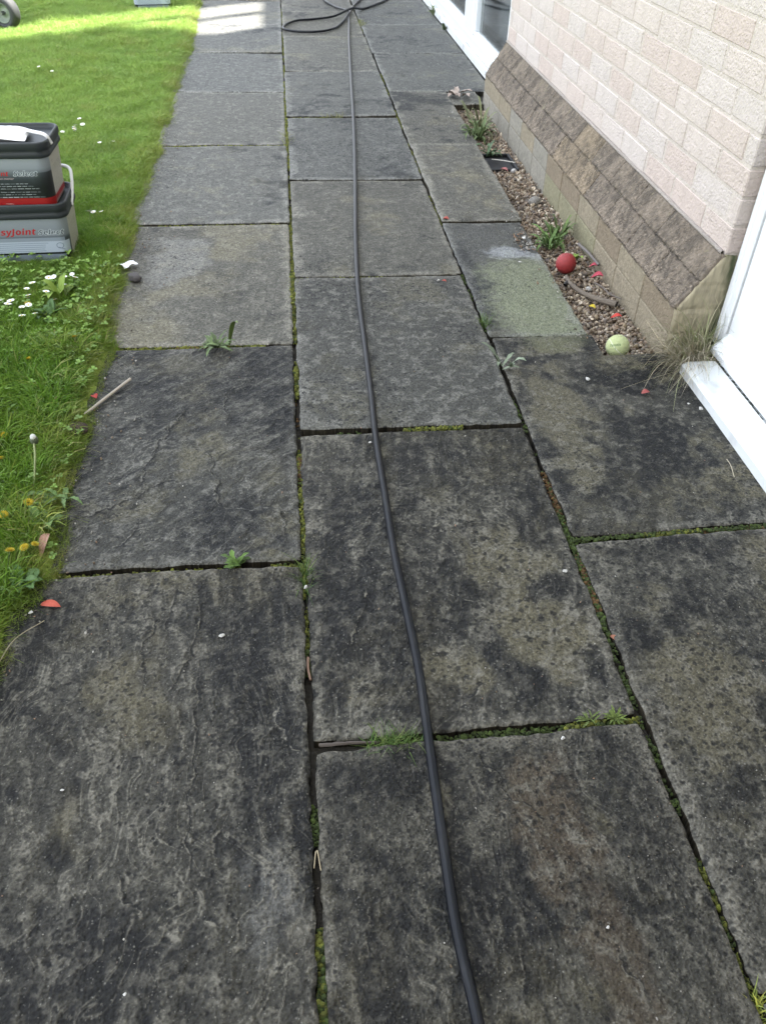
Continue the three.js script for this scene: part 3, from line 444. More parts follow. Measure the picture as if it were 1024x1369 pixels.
{ // drain gully
  const d = thing('drain_gully', 'black plastic drain opening in the gravel beside the plinth', 'drain', [0.946, -0.04, -3.83]);
  const b = std(0.006, 0.006, 0.008, 0.6);
  mk('rim', merge([span(-0.074, -0.062, -0.08, 0.012, -0.113, 0.113, 0.002), span(0.062, 0.074, -0.08, 0.012, -0.113, 0.113, 0.002), span(-0.0615, 0.0615, -0.08, 0.012, -0.113, -0.103, 0.002), span(-0.0615, 0.0615, -0.08, 0.012, 0.103, 0.113, 0.002)]), b, d);
  mk('base', span(-0.0615, 0.0615, -0.06, -0.003, -0.1025, 0.1025, 0.001), b, d);
  const t = mk('straw', tube([[0.92, -0.028, -3.86], [0.955, -0.015, -3.8], [1.0, -0.006, -3.74]], 0.0018, 12, 6), std(0.6, 0.57, 0.5)); tag(t, 'thin pale straw lying across the black drain', 'straw');
}

// ------------------------------------------------------------------ balls
{
  const g = new THREE.SphereGeometry(0.035, 48, 32), tex = noiseTex(256, (x, y) => { const k = 0.8 + 0.4 * fbm(x * 30, y * 30, 3), d = ss(0.58, 0.75, fbm(x * 9, y * 9, 3)); return [lerp(0.3, 0.22, d) * k, lerp(0.022, 0.03, d) * k, lerp(0.024, 0.03, d) * k]; }, true);
  const b = tag(mk('rubber_ball', g, new THREE.MeshStandardMaterial({ color: new THREE.Color().setRGB(0.75, 0.75, 0.75), map: tex, roughness: 0.62, bumpMap: brickBump, bumpScale: 0.0008 })), 'faded red rubber ball on the gravel', 'ball'); b.position.set(0.928, 0.002, -2.64);
}
{
  const cv = document.createElement('canvas'); cv.width = 512; cv.height = 256; const q = cv.getContext('2d'), r = rng(5);
  q.fillStyle = '#b4bd8a'; q.fillRect(0, 0, 512, 256);
  for (let i = 0; i < 5000; i++) { q.fillStyle = r() < 0.5 ? 'rgba(225,232,190,0.35)' : 'rgba(125,140,85,0.28)'; q.fillRect(r() * 512, r() * 256, 1 + r() * 2, 1 + r() * 2); }
  q.strokeStyle = '#d9dcc2'; q.lineWidth = 5; q.beginPath(); for (let i = 0; i <= 512; i += 4) { const y = 128 - 62 * Math.sin(i / 512 * Math.PI * 4); i ? q.lineTo(i, y) : q.moveTo(i, y); } q.stroke();
  q.fillStyle = 'rgba(58,88,52,0.8)'; q.font = 'italic bold 25px sans-serif'; q.fillText('Tennis', 92, 124); q.font = 'bold 19px sans-serif'; q.fillText('2', 128, 146);
  const t = new THREE.CanvasTexture(cv); t.colorSpace = THREE.SRGBColorSpace;
  const b = thing('tennis_ball', 'pale yellow green tennis ball at the near end of the gravel', 'ball', [0.923, 0.0, -2.062], 0);
  const s = mk('felt', new THREE.SphereGeometry(0.034, 48, 32), new THREE.MeshPhysicalMaterial({ color: new THREE.Color().setRGB(0.74, 0.74, 0.74), map: t, roughness: 1, sheen: 0.4, sheenRoughness: 0.6, sheenColor: new THREE.Color(0.7, 0.75, 0.5), bumpMap: soilBump, bumpScale: 0.0016 }), b); s.rotation.set(-0.47, -0.64, 0.1);
}

{ // grit and crumbs trodden over the slabs
  const r = rng(313), n = 900, im = new THREE.InstancedMesh(new THREE.IcosahedronGeometry(1, 0), std(1, 1, 1, 0.9), n), o = new THREE.Object3D(), c = new THREE.Color(); let w = 0;
  for (let i = 0; i < n; i++) {
    let x = -0.5 + r() * 1.5, z = -0.3 - 6 * r() * r(), s = 0.0007 + 0.0014 * r() * r();
    if (i < 60) { x = 0.79 + 0.07 * r(); z = -2.76 - 0.16 * r(); s = 0.002 + 0.003 * r(); } else if (i < 190) { x = 0.86 - 0.1 * r() * r(); z = -2.05 - 2.5 * r(); s = 0.0012 + 0.002 * r(); } else if (i < 480) { z = -0.8 - 3.5 * r(); x = lawnEdge(z) + 0.16 * r() * r(); s = 0.001 + 0.0018 * r(); }
    if (x > 0.855 && z < -1.99) continue;
    o.position.set(x, 0.001 + s * 0.3, z); o.rotation.set(r() * 3, r() * 6, r() * 3); o.scale.set(s * (1 + r()), s * 0.7, s); o.updateMatrix(); im.setMatrixAt(w, o.matrix);
    const k = [[0.3, 0.28, 0.25], [0.42, 0.4, 0.36], [0.16, 0.12, 0.08], [0.24, 0.15, 0.1], [0.1, 0.085, 0.07]][(r() * 5) | 0]; c.setRGB(...k); im.setColorAt(w++, c);
  }
  im.count = w; im.name = 'grit'; im.castShadow = im.receiveShadow = true; scene.add(im); tag(im, 'scattered grit and crumbs lying over the stone slabs', 'grit', null, 'stuff');
}

// ------------------------------------------------------------------ leaves, weeds, litter
function leafGeo(len, wid, lift, droop, teeth = 0, n = 8, fold = 0.25) {
  const pos = [], uv = [], idx = [];
  for (let i = 0; i <= n; i++) {
    const t = i / n, w = wid * Math.pow(Math.sin(Math.PI * Math.min(0.98, 0.06 + t * 0.94)), 0.8) * (teeth ? 0.55 + 0.45 * Math.abs(Math.sin(t * Math.PI * teeth)) : 1) * (t > 0.97 ? 0.15 : 1);
    const z = len * t * (1 - 0.25 * droop * t), y = lift * len * Math.sin(Math.min(1, t * 1.1) * Math.PI * 0.5) - droop * len * t * t * 0.6;
    pos.push(-w / 2, y + w * fold, z, 0, y, z, w / 2, y + w * fold, z); uv.push(0, t, 0.5, t, 1, t);
  }
  for (let i = 0; i < n; i++) { const a = i * 3; idx.push(a, a + 3, a + 1, a + 1, a + 3, a + 4, a + 1, a + 4, a + 2, a + 2, a + 4, a + 5); }
  return geoFrom(pos, idx, uv);
}
const leafM = {}; const leafMat = (r, g, b) => leafM[[r, g, b]] ??= new THREE.MeshPhysicalMaterial({ color: new THREE.Color().setRGB(r * 0.82, g * 0.82, b * 0.82), roughness: 0.7, side: THREE.DoubleSide, bumpMap: soilBump, bumpScale: 0.0015 });
function rosette(name, label, pos, n, len, wid, col, o = {}) {
  const r = rng(o.seed ?? Math.round(pos[0] * 999 - pos[2] * 777)), t = thing(name, label, o.cat ?? 'weed', pos, 0, o.group);
  for (let i = 0; i < n; i++) {
    const k = 0.55 + 0.6 * r(), b = 0.75 + 0.5 * r(), q = Math.round(b * 3) / 3;
    const m = mk('leaf', leafGeo(len * k, wid * (0.7 + 0.5 * r()) * (0.6 + 0.4 * k), (o.lift ?? 0.4) * (0.6 + 0.8 * r()), (o.droop ?? 0.4) * r() * 1.4, o.teeth ?? 0, o.teeth ? 12 : 7), leafMat(col[0] * q, col[1] * q, col[2] * q), t);
    m.rotation.set((r() - 0.6) * 0.5, (o.face ?? 0) + (o.arc ?? Math.PI * 2) * (r() * 1.3 - 0.5), (r() - 0.5) * 0.5, 'YXZ'); m.position.set((r() - 0.5) * len * 0.5, 0.002 + r() * 0.004, (r() - 0.5) * len * 0.25);
  }
  return t;
}
function bladesGeo(n, rad, len, wid, spread, r, o = {}) {
  const pos = [], idx = [], col = [];
  for (let i = 0; i < n; i++) {
    const a = (o.face ?? 0) + (o.arc ?? 6.283) * (r() - 0.5), rr = rad * Math.sqrt(r()), pa = r() * 6.283, bx = Math.cos(pa) * rr * (o.sx ?? 1), bz = Math.sin(pa) * rr * (o.sz ?? 1);
    const L = len * (0.45 + 0.75 * r()), s = spread * (0.2 + 0.9 * r()), w = wid * (0.6 + 0.6 * r()), dx = Math.sin(a), dz = Math.cos(a), tw = r() * 3.14, sx = Math.cos(tw) * w / 2, sz = Math.sin(tw) * w / 2, bend = (o.bend ?? 0.5) * r();
    const b0 = pos.length / 3, N = o.seg ?? 3, c = o.cols ? o.cols[(r() * o.cols.length) | 0] : [1, 1, 1], k = 0.7 + 0.6 * r(), cx = (r() - 0.5) * 0.5 * L * (o.curl ?? 0), cz = (r() - 0.5) * 0.5 * L * (o.curl ?? 0);
    for (let j = 0; j <= N; j++) { const t = j / N, h = L * t * Math.cos(Math.min(1.55, s)) * (1 - bend * t * t), d = L * t * (Math.sin(Math.min(1.55, s)) + bend * t * 0.6), q = 1 - t * 0.92, ex = cx * Math.sin(t * 3.1), ez = cz * Math.sin(t * 3.1); pos.push(bx + dx * d + ex - sx * q, h, bz + dz * d + ez - sz * q, bx + dx * d + ex + sx * q, h + w * 0.2, bz + dz * d + ez + sz * q); for (let v = 0; v < 2; v++) col.push(c[0] * k, c[1] * k, c[2] * k); }
    for (let j = 0; j < N; j++) { const q = b0 + j * 2; idx.push(q, q + 1, q + 2, q + 1, q + 3, q + 2); }
  }
  return geoFrom(pos, idx, null, col);
}
const bladeM = new THREE.MeshPhysicalMaterial({ color: new THREE.Color().setRGB(0.8, 0.8, 0.8), vertexColors: true, roughness: 0.75, side: THREE.DoubleSide });
const GREENS = [[0.07, 0.14, 0.02], [0.10, 0.17, 0.03], [0.05, 0.11, 0.02], [0.14, 0.19, 0.04]], STRAW = [[0.46, 0.41, 0.29], [0.38, 0.32, 0.21], [0.55, 0.5, 0.39], [0.28, 0.24, 0.16], [0.25, 0.26, 0.13]];
function tuft(name, label, pos, n, rad, len, wid, spread, o = {}) {
  const m = mk(name, bladesGeo(n, rad, len, wid, spread, rng(Math.round(Math.abs(pos[0] * 991 + pos[2] * 577)) + n), { cols: GREENS, ...o }), bladeM); m.position.set(...pos); return tag(m, label, o.cat ?? 'grass tuft');
}
rosette('weed', 'low grey green weed in the cross joint near the lawn', [-0.235, -0.003, -2.128], 34, 0.06, 0.012, [0.14, 0.2, 0.08], { lift: 0.35, teeth: 3 });
{ const t = thing('grass_leaf', 'single upright green leaf standing in the cross joint', 'leaf', [-0.2, -0.006, -2.145]); const m = mk('blade', leafGeo(0.075, 0.016, 1.4, 0.0, 0, 8), leafMat(0.13, 0.2, 0.035), t); m.rotation.y = 0.5; }
rosette('weed', 'bright green seedling weed in the left column cross joint', [-0.148, -0.004, -1.228], 15, 0.036, 0.011, [0.11, 0.2, 0.035], { lift: 0.35, teeth: 2 });
tuft('grass_tuft', 'spiky green grass tuft in the joint beside the hose', [0.125, -0.008, -0.786], 260, 0.042, 0.04, 0.0022, 1.3, { sx: 1.2, sz: 0.22, seg: 4, bend: 0.7, curl: 0.5 });
rosette('weed', 'ferny yellow green weed at the right end of a joint', [0.508, -0.008, -0.799], 30, 0.022, 0.005, [0.17, 0.24, 0.045], { lift: 0.25, teeth: 4 });
rosette('weed', 'yellow green weed in the joint left of the ferny one', [0.462, -0.008, -0.8], 12, 0.024, 0.005, [0.15, 0.21, 0.05], { lift: 0.25, teeth: 4 });
rosette('weed', 'silvery grey weed of few narrow leaves in the right joint', [0.567, -0.004, -1.965], 6, 0.075, 0.018, [0.24, 0.29, 0.2], { lift: 0.7, droop: 0.5, teeth: 3 });
tuft('grass_tuft', 'small feathery green tuft in the right joint by the algae slab', [0.562, -0.012, -2.23], 90, 0.016, 0.055, 0.002, 0.9, { sz: 2.2, cat: 'tuft' });
tuft('grass_tuft', 'green grass tuft where the left joint meets a cross joint', [-0.01, -0.016, -1.19], 130, 0.012, 0.05, 0.0024, 1.0, { sz: 4, sx: 0.8 });
tuft('grass_tuft', 'yellow green tuft in the left joint beyond the upright leaf', [-0.012, -0.014, -2.51], 90, 0.009, 0.03, 0.003, 1.0, { sz: 9, cols: [[0.17, 0.2, 0.04], [0.22, 0.24, 0.06]] });
tuft('grass_tuft', 'far yellow green tuft in the left joint', [-0.014, -0.014, -4.08], 120, 0.012, 0.045, 0.003, 1.0, { sz: 9, cols: [[0.19, 0.21, 0.05], [0.25, 0.26, 0.08]] });
tuft('grass_tuft', 'far straggly tuft across a middle slab joint', [0.225, -0.01, -4.462], 90, 0.055, 0.04, 0.003, 1.1, { sz: 0.2, cols: [[0.17, 0.19, 0.06], [0.26, 0.26, 0.1]] });
tuft('grass_tuft', 'yellow green tuft by the hose knot', [0.565, -0.012, -6.9], 110, 0.03, 0.05, 0.004, 1.2, { sz: 4, cols: [[0.2, 0.22, 0.08], [0.26, 0.27, 0.12]] });
tuft('grass_tuft', 'yellow green tuft at the right slab corner nearest the camera', [0.556, -0.012, -0.345], 70, 0.01, 0.03, 0.003, 1.1, { sz: 2, cols: [[0.3, 0.3, 0.04], [0.2, 0.25, 0.04]] });
{ // bigger weeds in the gravel
  rosette('weed', 'leafy green weed at the far end of the gravel', [0.905, -0.035, -4.16], 60, 0.11, 0.015, [0.15, 0.21, 0.085], { lift: 0.7, droop: 0.9, teeth: 3 });
  rosette('weed', 'pale straggly weed behind the leafy one in the gravel', [0.945, -0.035, -4.33], 20, 0.11, 0.012, [0.2, 0.22, 0.11], { lift: 0.9, droop: 0.8 });
  rosette('weed', 'green weed with long blades behind the red ball', [0.935, -0.035, -2.85], 34, 0.1, 0.011, [0.13, 0.22, 0.06], { lift: 0.65, droop: 0.9 });
  rosette('weed', 'bushy small leaved weed between blades and plinth', [0.978, -0.035, -2.92], 26, 0.07, 0.014, [0.12, 0.18, 0.05], { lift: 0.8, droop: 0.6, teeth: 3 });
  rosette('weed', 'bright yellow green leaf beside the red ball', [0.99, -0.03, -2.73], 3, 0.034, 0.02, [0.17, 0.26, 0.03], { lift: 0.7, droop: 0.5, cat: 'leaf' });
  rosette('weed', 'small green plant hanging over the black drain', [0.915, -0.03, -3.9], 12, 0.07, 0.02, [0.1, 0.17, 0.08], { lift: 0.7, droop: 0.7, teeth: 2 });
  rosette('weed', 'tiny dark weed under the patio window sill, nearer one', [1.142, 0, -6.62], 8, 0.06, 0.02, [0.08, 0.12, 0.05], { lift: 0.8 });
  rosette('weed', 'tiny pale weed under the patio window sill, farther one', [1.14, 0, -7.2], 10, 0.07, 0.02, [0.16, 0.2, 0.09], { lift: 0.8 });
  const lt = thing('dead_leaves', 'crumpled dry pinkish leaves at the gravel end', 'dead leaves', [0.93, 0.0, -4.86]); const r = rng(8);
  for (let i = 0; i < 7; i++) { const m = mk('leaf', leafGeo(0.06 + r() * 0.05, 0.035, 0.3, 0.5 * r(), 2), leafMat(0.38, 0.3, 0.25), lt); m.position.set((r() - 0.5) * 0.1, 0.004, (r() - 0.5) * 0.08); m.rotation.y = r() * 6; }
}
{ // dry grass at the plinth end
  const list = [bladesGeo(330, 0.04, 0.19, 0.0032, 1.3, rng(1), { cols: STRAW, face: -0.9, arc: 1.5, bend: 0.9, seg: 6, curl: 0.5, sx: 1.2 }), bladesGeo(200, 0.035, 0.2, 0.0028, 0.7, rng(2), { cols: [[0.3, 0.33, 0.16], [0.42, 0.38, 0.25], [0.22, 0.26, 0.1]], bend: 0.8, seg: 6, curl: 0.6 }), bladesGeo(330, 0.05, 0.12, 0.0032, 1.35, rng(3), { cols: STRAW, bend: 0.6, seg: 5, curl: 0.9 })];
  list[1].translate(0.02, 0, -0.025); const g = mergeGeometries(list);
  const m = mk('dry_grass', g, bladeM); m.position.set(1.105, -0.002, -1.965); tag(m, 'clump of dry straw coloured grass at the plinth corner', 'dry grass');
}
{ // edge plants on the lawn side
  rosette('weed', 'dandelion leaves spreading over the slab edge by the bud stalk', [-0.535, 0.012, -1.45], 12, 0.065, 0.015, [0.11, 0.19, 0.05], { teeth: 4, lift: 0.3 });
  rosette('weed', 'broad leaved weed at the lawn edge beyond the peel', [-0.545, 0.012, -1.36], 12, 0.045, 0.017, [0.13, 0.22, 0.05], { lift: 0.4 });
  rosette('weed', 'small round leaved weed at the slab edge beside the red leaf', [-0.55, 0.012, -1.19], 14, 0.05, 0.022, [0.09, 0.17, 0.05], { lift: 0.35 });
  rosette('weed', 'broad pale green leaves beside the daisies', [-0.71, 0.015, -2.41], 10, 0.075, 0.024, [0.2, 0.3, 0.04], { lift: 0.6 });
  rosette('weed', 'dark green low leaves below the daisies', [-0.72, 0.015, -2.28], 18, 0.06, 0.02, [0.06, 0.13, 0.03], { lift: 0.5 });
  rosette('weed', 'grey green toothed leaves at the left picture edge', [-0.73, 0.012, -1.75], 9, 0.05, 0.012, [0.1, 0.17, 0.04], { lift: 0.5, teeth: 3 });
  const b = thing('dandelion_bud', 'closed white tipped dandelion head on a bent stalk', 'dandelion', [-0.6, 0.0, -1.475]);
  mk('stalk', tube([[0, 0.0, 0], [0.01, 0.05, -0.02], [0.014, 0.085, -0.045], [0.01, 0.1, -0.07]], 0.0024, 14, 6), leafMat(0.28, 0.33, 0.14), b);
  const hd = mk('head', new THREE.SphereGeometry(0.009, 12, 10), leafMat(0.09, 0.11, 0.06), b); hd.scale.set(1, 1.25, 1); hd.position.set(0.01, 0.104, -0.075);
  const tip = mk('tip', new THREE.SphereGeometry(0.0065, 10, 8), leafMat(0.75, 0.75, 0.7), hd); tip.position.set(0, 0.006, 0.001);
}
function petal(name, label, cat, x, y, z, len, wid, col, turn, o = {}) {
  const g = leafGeo(len, wid, o.lift ?? 0.12, o.droop ?? 0.2, 0, 8, o.fold ?? 0.3), m = mk(name, g, leafMat(...col)); m.position.set(x, y, z); m.rotation.set(0, turn, o.roll ?? 0); return tag(m, label, cat, o.group);
}
const RED = [0.42, 0.08, 0.06], PINK = [0.44, 0.045, 0.075];
petal('petal', 'small round red petal beside the pale stick', 'petal', -0.538, 0.004, -1.888, 0.02, 0.018, [0.55, 0.07, 0.06], 0.6);
petal('petal', 'orange red leaf on the slab near the lawn edge', 'petal', -0.515, 0.004, -1.142, 0.042, 0.018, [0.52, 0.1, 0.06], 1.35);
petal('petal', 'dull red petal on the dark slab before the door', 'petal', 0.903, 0.004, -1.8, 0.027, 0.019, [0.36, 0.085, 0.075], 1.8);
petal('petal', 'tiny red petal in the right joint far along the path', 'petal', 0.567, 0.0, -3.07, 0.024, 0.022, RED, 1.2);
petal('petal', 'tiny red petal beside a white chip on a middle slab', 'petal', 0.476, 0.004, -2.52, 0.016, 0.012, RED, 1.2);
petal('petal', 'red petal against the plinth, right of the red ball', 'petal', 1.013, -0.018, -2.645, 0.03, 0.024, PINK, 1.1, { lift: 0.5 });
petal('petal', 'crimson petal on gravel above the curved stick', 'petal', 0.998, -0.02, -2.565, 0.042, 0.034, PINK, 1.2, { lift: 0.4 });
petal('petal', 'red petal on gravel between curved stick and tennis ball', 'petal', 0.975, -0.02, -2.275, 0.036, 0.022, [0.55, 0.05, 0.035], 1.4, { lift: 0.3 });
petal('petal', 'faded red leaf at the near end of the black drain', 'petal', 0.925, -0.022, -3.7, 0.04, 0.025, [0.36, 0.13, 0.12], 0.9);
petal('petal', 'yellow petal on gravel below the curved stick', 'petal', 0.93, -0.022, -2.362, 0.024, 0.02, [0.65, 0.5, 0.03], 0.9);
petal('petal', 'rust brown leaf bit stuck in the right joint', 'petal', 0.628 - 0.07, -0.006, -0.985, 0.016, 0.011, [0.35, 0.14, 0.08], 0.5);
{ // curled dry leaf at the lawn edge
  const g = leafGeo(0.055, 0.018, 0.5, 0.3, 0, 10, 0.55), m = mk('curled_leaf', g, leafMat(0.46, 0.27, 0.2)); m.position.set(-0.538, 0.012, -1.268); m.rotation.y = 2.9; tag(m, 'curled pinkish brown dry leaf at the lawn edge', 'dead leaf');
}
const chipM = std(0.55, 0.54, 0.51, 0.8);
[['larger white chip on the near left slab', -0.169, -1.037, 0.0055], ['white chip on the middle slab right of the hose', 0.515, -1.153, 0.0052], ['white chip near the far end of the door slab', 0.78, -1.884, 0.006], ['white pebble by the door sill', 1.035, -1.722, 0.0065], ['tiny white chip left of the pebble by the sill', 1.012, -1.745, 0.0035], ['small white chip left of the orange red leaf', -0.53, -1.125, 0.004], ['small white chip at the bottom of the near left slab', -0.265, -0.435, 0.003], ['tiny white chip at the far left of the near slab', -0.4, -0.74, 0.003], ['white chip in the left joint beside the tuft', -0.01, -1.15, 0.005], ['white chip beside the tiny red petal on a middle slab', 0.463, -2.525, 0.006], ['white chip at the left edge of a middle slab by the hose', 0.16, -1.63, 0.0048], ['small white chip near the bottom right of the near middle slab', 0.385, -0.46, 0.0028], ['small white chip on the near middle slab at the joint', 0.405, -0.765, 0.0035], ['white chip on the slab with green algae', 0.77, -2.66, 0.006], ['pale chip at the gravel edge by the cement smear', 0.83, -2.86, 0.009]].forEach(([label, x, z, s], i) => {
  const r = rng(i + 60), m = mk('white_chip', hullBox(s * 1.7, s * 0.8, s * 1.2, s * 0.3, s * 0.35, r), chipM); m.position.set(x, s * 0.5 + 0.001, z); m.rotation.y = r() * 3; tag(m, label, 'chip');
});
stone('stone', 'pale rounded pebble at the near end of the drain', 'stone', [0.985, -0.026, -3.69], 0.013, 0.7, [0.62, 0.6, 0.58], 3.3);
stone('stone', 'white pebble above the curved stick in the gravel', 'stone', [0.972, -0.028, -2.5], 0.011, 0.7, [0.68, 0.66, 0.62], 5.1);
stone('stone', 'dark grey stone on the slab beside the lawn', 'stone', [-0.518, 0.012, -2.585], 0.024, 0.6, [0.12, 0.11, 0.11], 2.2);
stone('soil_clump', 'brown lump of soil at the lawn edge by the stick', 'soil clump', [-0.552, 0.012, -1.722], 0.028, 0.55, [0.075, 0.05, 0.036], 6.2);
{ // white scrap
  const g = new THREE.PlaneGeometry(0.05, 0.035, 10, 8); g.rotateX(-Math.PI / 2); const p = g.attributes.position; for (let i = 0; i < p.count; i++) p.setY(i, 0.014 + 0.022 * (fbm(p.getX(i) * 55 + 4, p.getZ(i) * 55, 2) - 0.4)); g.computeVertexNormals();
  const m = mk('paper_scrap', g, new THREE.MeshStandardMaterial({ color: new THREE.Color().setRGB(0.75, 0.75, 0.76), roughness: 0.8, side: THREE.DoubleSide })); m.position.set(-0.548, 0, -2.68); m.rotation.y = 0.6; tag(m, 'crumpled white paper scrap behind the dark stone', 'paper scrap');
}
function taper(pts, r0, r1, seg = 30, rad = 9, rough = 0) {
  const c = new THREE.CatmullRomCurve3(pts.map((p) => new THREE.Vector3(...p))), g = new THREE.TubeGeometry(c, seg, 1, rad), p = g.attributes.position, v = new THREE.Vector3();
  for (let i = 0; i <= seg; i++) { const o = c.getPointAt(i / seg); for (let j = 0; j <= rad; j++) { const k = i * (rad + 1) + j; v.fromBufferAttribute(p, k).sub(o).multiplyScalar(lerp(r0, r1, i / seg) * (1 + rough * (vn(i * 0.7, (j % rad) * 1.3) - 0.5))).add(o); p.setXYZ(k, v.x, v.y, v.z); } }
  g.computeVertexNormals(); return g;
}
function cap(m, at, dir, rad, mat, name = 'cut_end') { const g = new THREE.CircleGeometry(rad, 12), e = mk(name, g, mat, m); e.position.set(...at); e.lookAt(new THREE.Vector3(...at).add(new THREE.Vector3(...dir))); return e; }
{
  const wood = new THREE.MeshStandardMaterial({ color: new THREE.Color().setRGB(0.14, 0.115, 0.09), roughness: 0.9, bumpMap: soilBump, bumpScale: 0.003 });
  const t = thing('curved_stick', 'thick curved grey brown stick lying on the gravel', 'stick');
  mk('stem', taper([[0.912, -0.012, -2.57], [0.912, -0.015, -2.525], [0.93, -0.018, -2.465], [0.965, -0.018, -2.41], [1.018, -0.014, -2.355]], 0.0055, 0.0105, 40, 10, 0.2), wood, t);
  cap(t, [1.0185, -0.014, -2.3545], [0.053, 0.004, 0.055], 0.0098, std(0.02, 0.018, 0.016));
  mk('stub', taper([[0.914, -0.016, -2.535], [0.902, -0.02, -2.53], [0.895, -0.022, -2.522]], 0.008, 0.006, 8, 8), std(0.03, 0.028, 0.028), t);
  tag(mk('twig', taper([[1.0, -0.02, -2.53], [1.012, -0.012, -2.47], [1.014, -0.008, -2.42], [1.035, -0.002, -2.37]], 0.0035, 0.002, 18, 6), std(0.12, 0.1, 0.085)), 'thin dark twig between the curved stick and the plinth', 'twig');
  tag(mk('twig', taper([[1.03, -0.01, -2.83], [1.035, 0.0, -2.72], [1.038, 0.002, -2.62]], 0.006, 0.004, 18, 7, 0.3), std(0.17, 0.15, 0.14)), 'grey twig leaning along the plinth behind the red ball', 'twig');
  const s = thing('pale_stick', 'straight pale wooden stick lying at the lawn edge', 'stick');
  mk('stem', taper([[-0.545, 0.007, -1.79], [-0.5, 0.007, -1.872], [-0.452, 0.007, -1.958]], 0.0038, 0.0042, 12, 8), std(0.42, 0.37, 0.31, 0.85), s);
  tag(mk('twig', taper([[0.0, -0.004, -0.79], [0.045, 0.0, -0.788], [0.1, -0.004, -0.787]], 0.0035, 0.0022, 14, 7, 0.6), std(0.07, 0.055, 0.045)), 'brown twig lying in the joint left of the hose', 'twig');
  tag(mk('twig', taper([[-0.012, -0.008, -0.98], [-0.013, -0.005, -0.955], [-0.009, -0.003, -0.925]], 0.003, 0.002, 10, 6), std(0.2, 0.12, 0.08)), 'short reddish twig in the left joint', 'twig');
  tag(mk('straw', taper([[-0.016, -0.008, -0.585], [-0.011, 0.0, -0.61], [-0.006, -0.006, -0.58]], 0.0008, 0.0008, 10, 5), std(0.5, 0.42, 0.28)), 'bent dry straw in the left joint near the camera', 'straw');
  tag(mk('straw', taper([[-0.75, 0.03, -1.42], [-0.68, 0.035, -1.415], [-0.62, 0.026, -1.39]], 0.0035, 0.002, 12, 6), std(0.5, 0.46, 0.36)), 'pale dead stem lying over the lawn at the left', 'straw');
  tag(mk('straw', taper([[-0.56, 0.008, -0.985], [-0.54, 0.012, -1.05], [-0.5, 0.004, -1.1]], 0.0012, 0.0009, 12, 5), std(0.4, 0.35, 0.24)), 'thin dry root curling from the lawn below the red leaf', 'straw');
  tag(mk('straw', taper([[1.01, 0.003, -1.50], [1.005, 0.008, -1.47], [0.998, 0.003, -1.43]], 0.001, 0.0008, 8, 5), std(0.45, 0.4, 0.3)), 'short straw on the slab beside the sill', 'straw');
}

// ------------------------------------------------------------------ hose
{
  const y = 0.0088, P = [[0.19, -0.05], [0.185, -0.2], [0.182, -0.36], [0.175, -0.47], [0.177, -0.6], [0.18, -0.753], [0.183, -0.92], [0.179, -1.067], [0.174, -1.225], [0.173, -1.434], [0.175, -1.637], [0.18, -1.805], [0.187, -2.078], [0.194, -2.41], [0.216, -2.821], [0.26, -3.431], [0.307, -4.152], [0.377, -5.328], [0.425, -6.144], [0.47, -6.8], [0.5, -7.2], [0.56, -7.55], [0.64, -7.86], [0.76, -8.4], [0.62, -8.75], [0.4, -8.35], [0.335, -7.85], [0.41, -7.5], [0.49, -7.2], [0.455, -6.98], [0.406, -6.8], [0.343, -6.63], [0.234, -6.528], [0.104, -6.525], [0.006, -6.6], [0.003, -6.73], [0.097, -6.926], [0.225, -6.986], [0.364, -7.04], [0.52, -7.25], [0.62, -7.42], [0.73, -7.59], [0.86, -7.872], [0.95, -8.4], [0.9, -9.5]];
  const hs = P.map(([x, z], i) => [x + (i > 1 && i < 18 ? (vn(z * 7, 1.5) - 0.5) * 0.004 : 0), y + (i === 28 ? 0.015 : i === 39 ? 0.028 : i === 29 ? 0.006 : i === 38 ? 0.008 : 0), z]);
  const hb = noiseTex(256, (x, yy) => 0.5 + 0.25 * Math.sin(yy * Math.PI * 2 * 14) + (fbm(x * 40, yy * 40, 3) - 0.5) * 0.6); hb.repeat.set(60, 1);
  const hd = noiseTex(512, (x, y) => { const k = ss(0.45, 0.75, fbm(x * 60, y * 6, 4)), q = 0.8 + 0.4 * fbm(x * 200, y * 20, 2); return [lerp(0.007, 0.03, k) * q, lerp(0.009, 0.03, k) * q, lerp(0.014, 0.031, k) * q]; }, true); hd.repeat.set(6, 1);
  const hm = new THREE.MeshPhysicalMaterial({ specularIntensity: 0.45, color: new THREE.Color().setRGB(0.36, 0.38, 0.44), map: hd, roughness: 0.45, bumpMap: hb, bumpScale: 0.0003 });
  tag(mk('hose', tube(hs, 0.0080, 700, 14), hm), 'long dark rubber hose running down the slab path with far loops', 'hose');
}

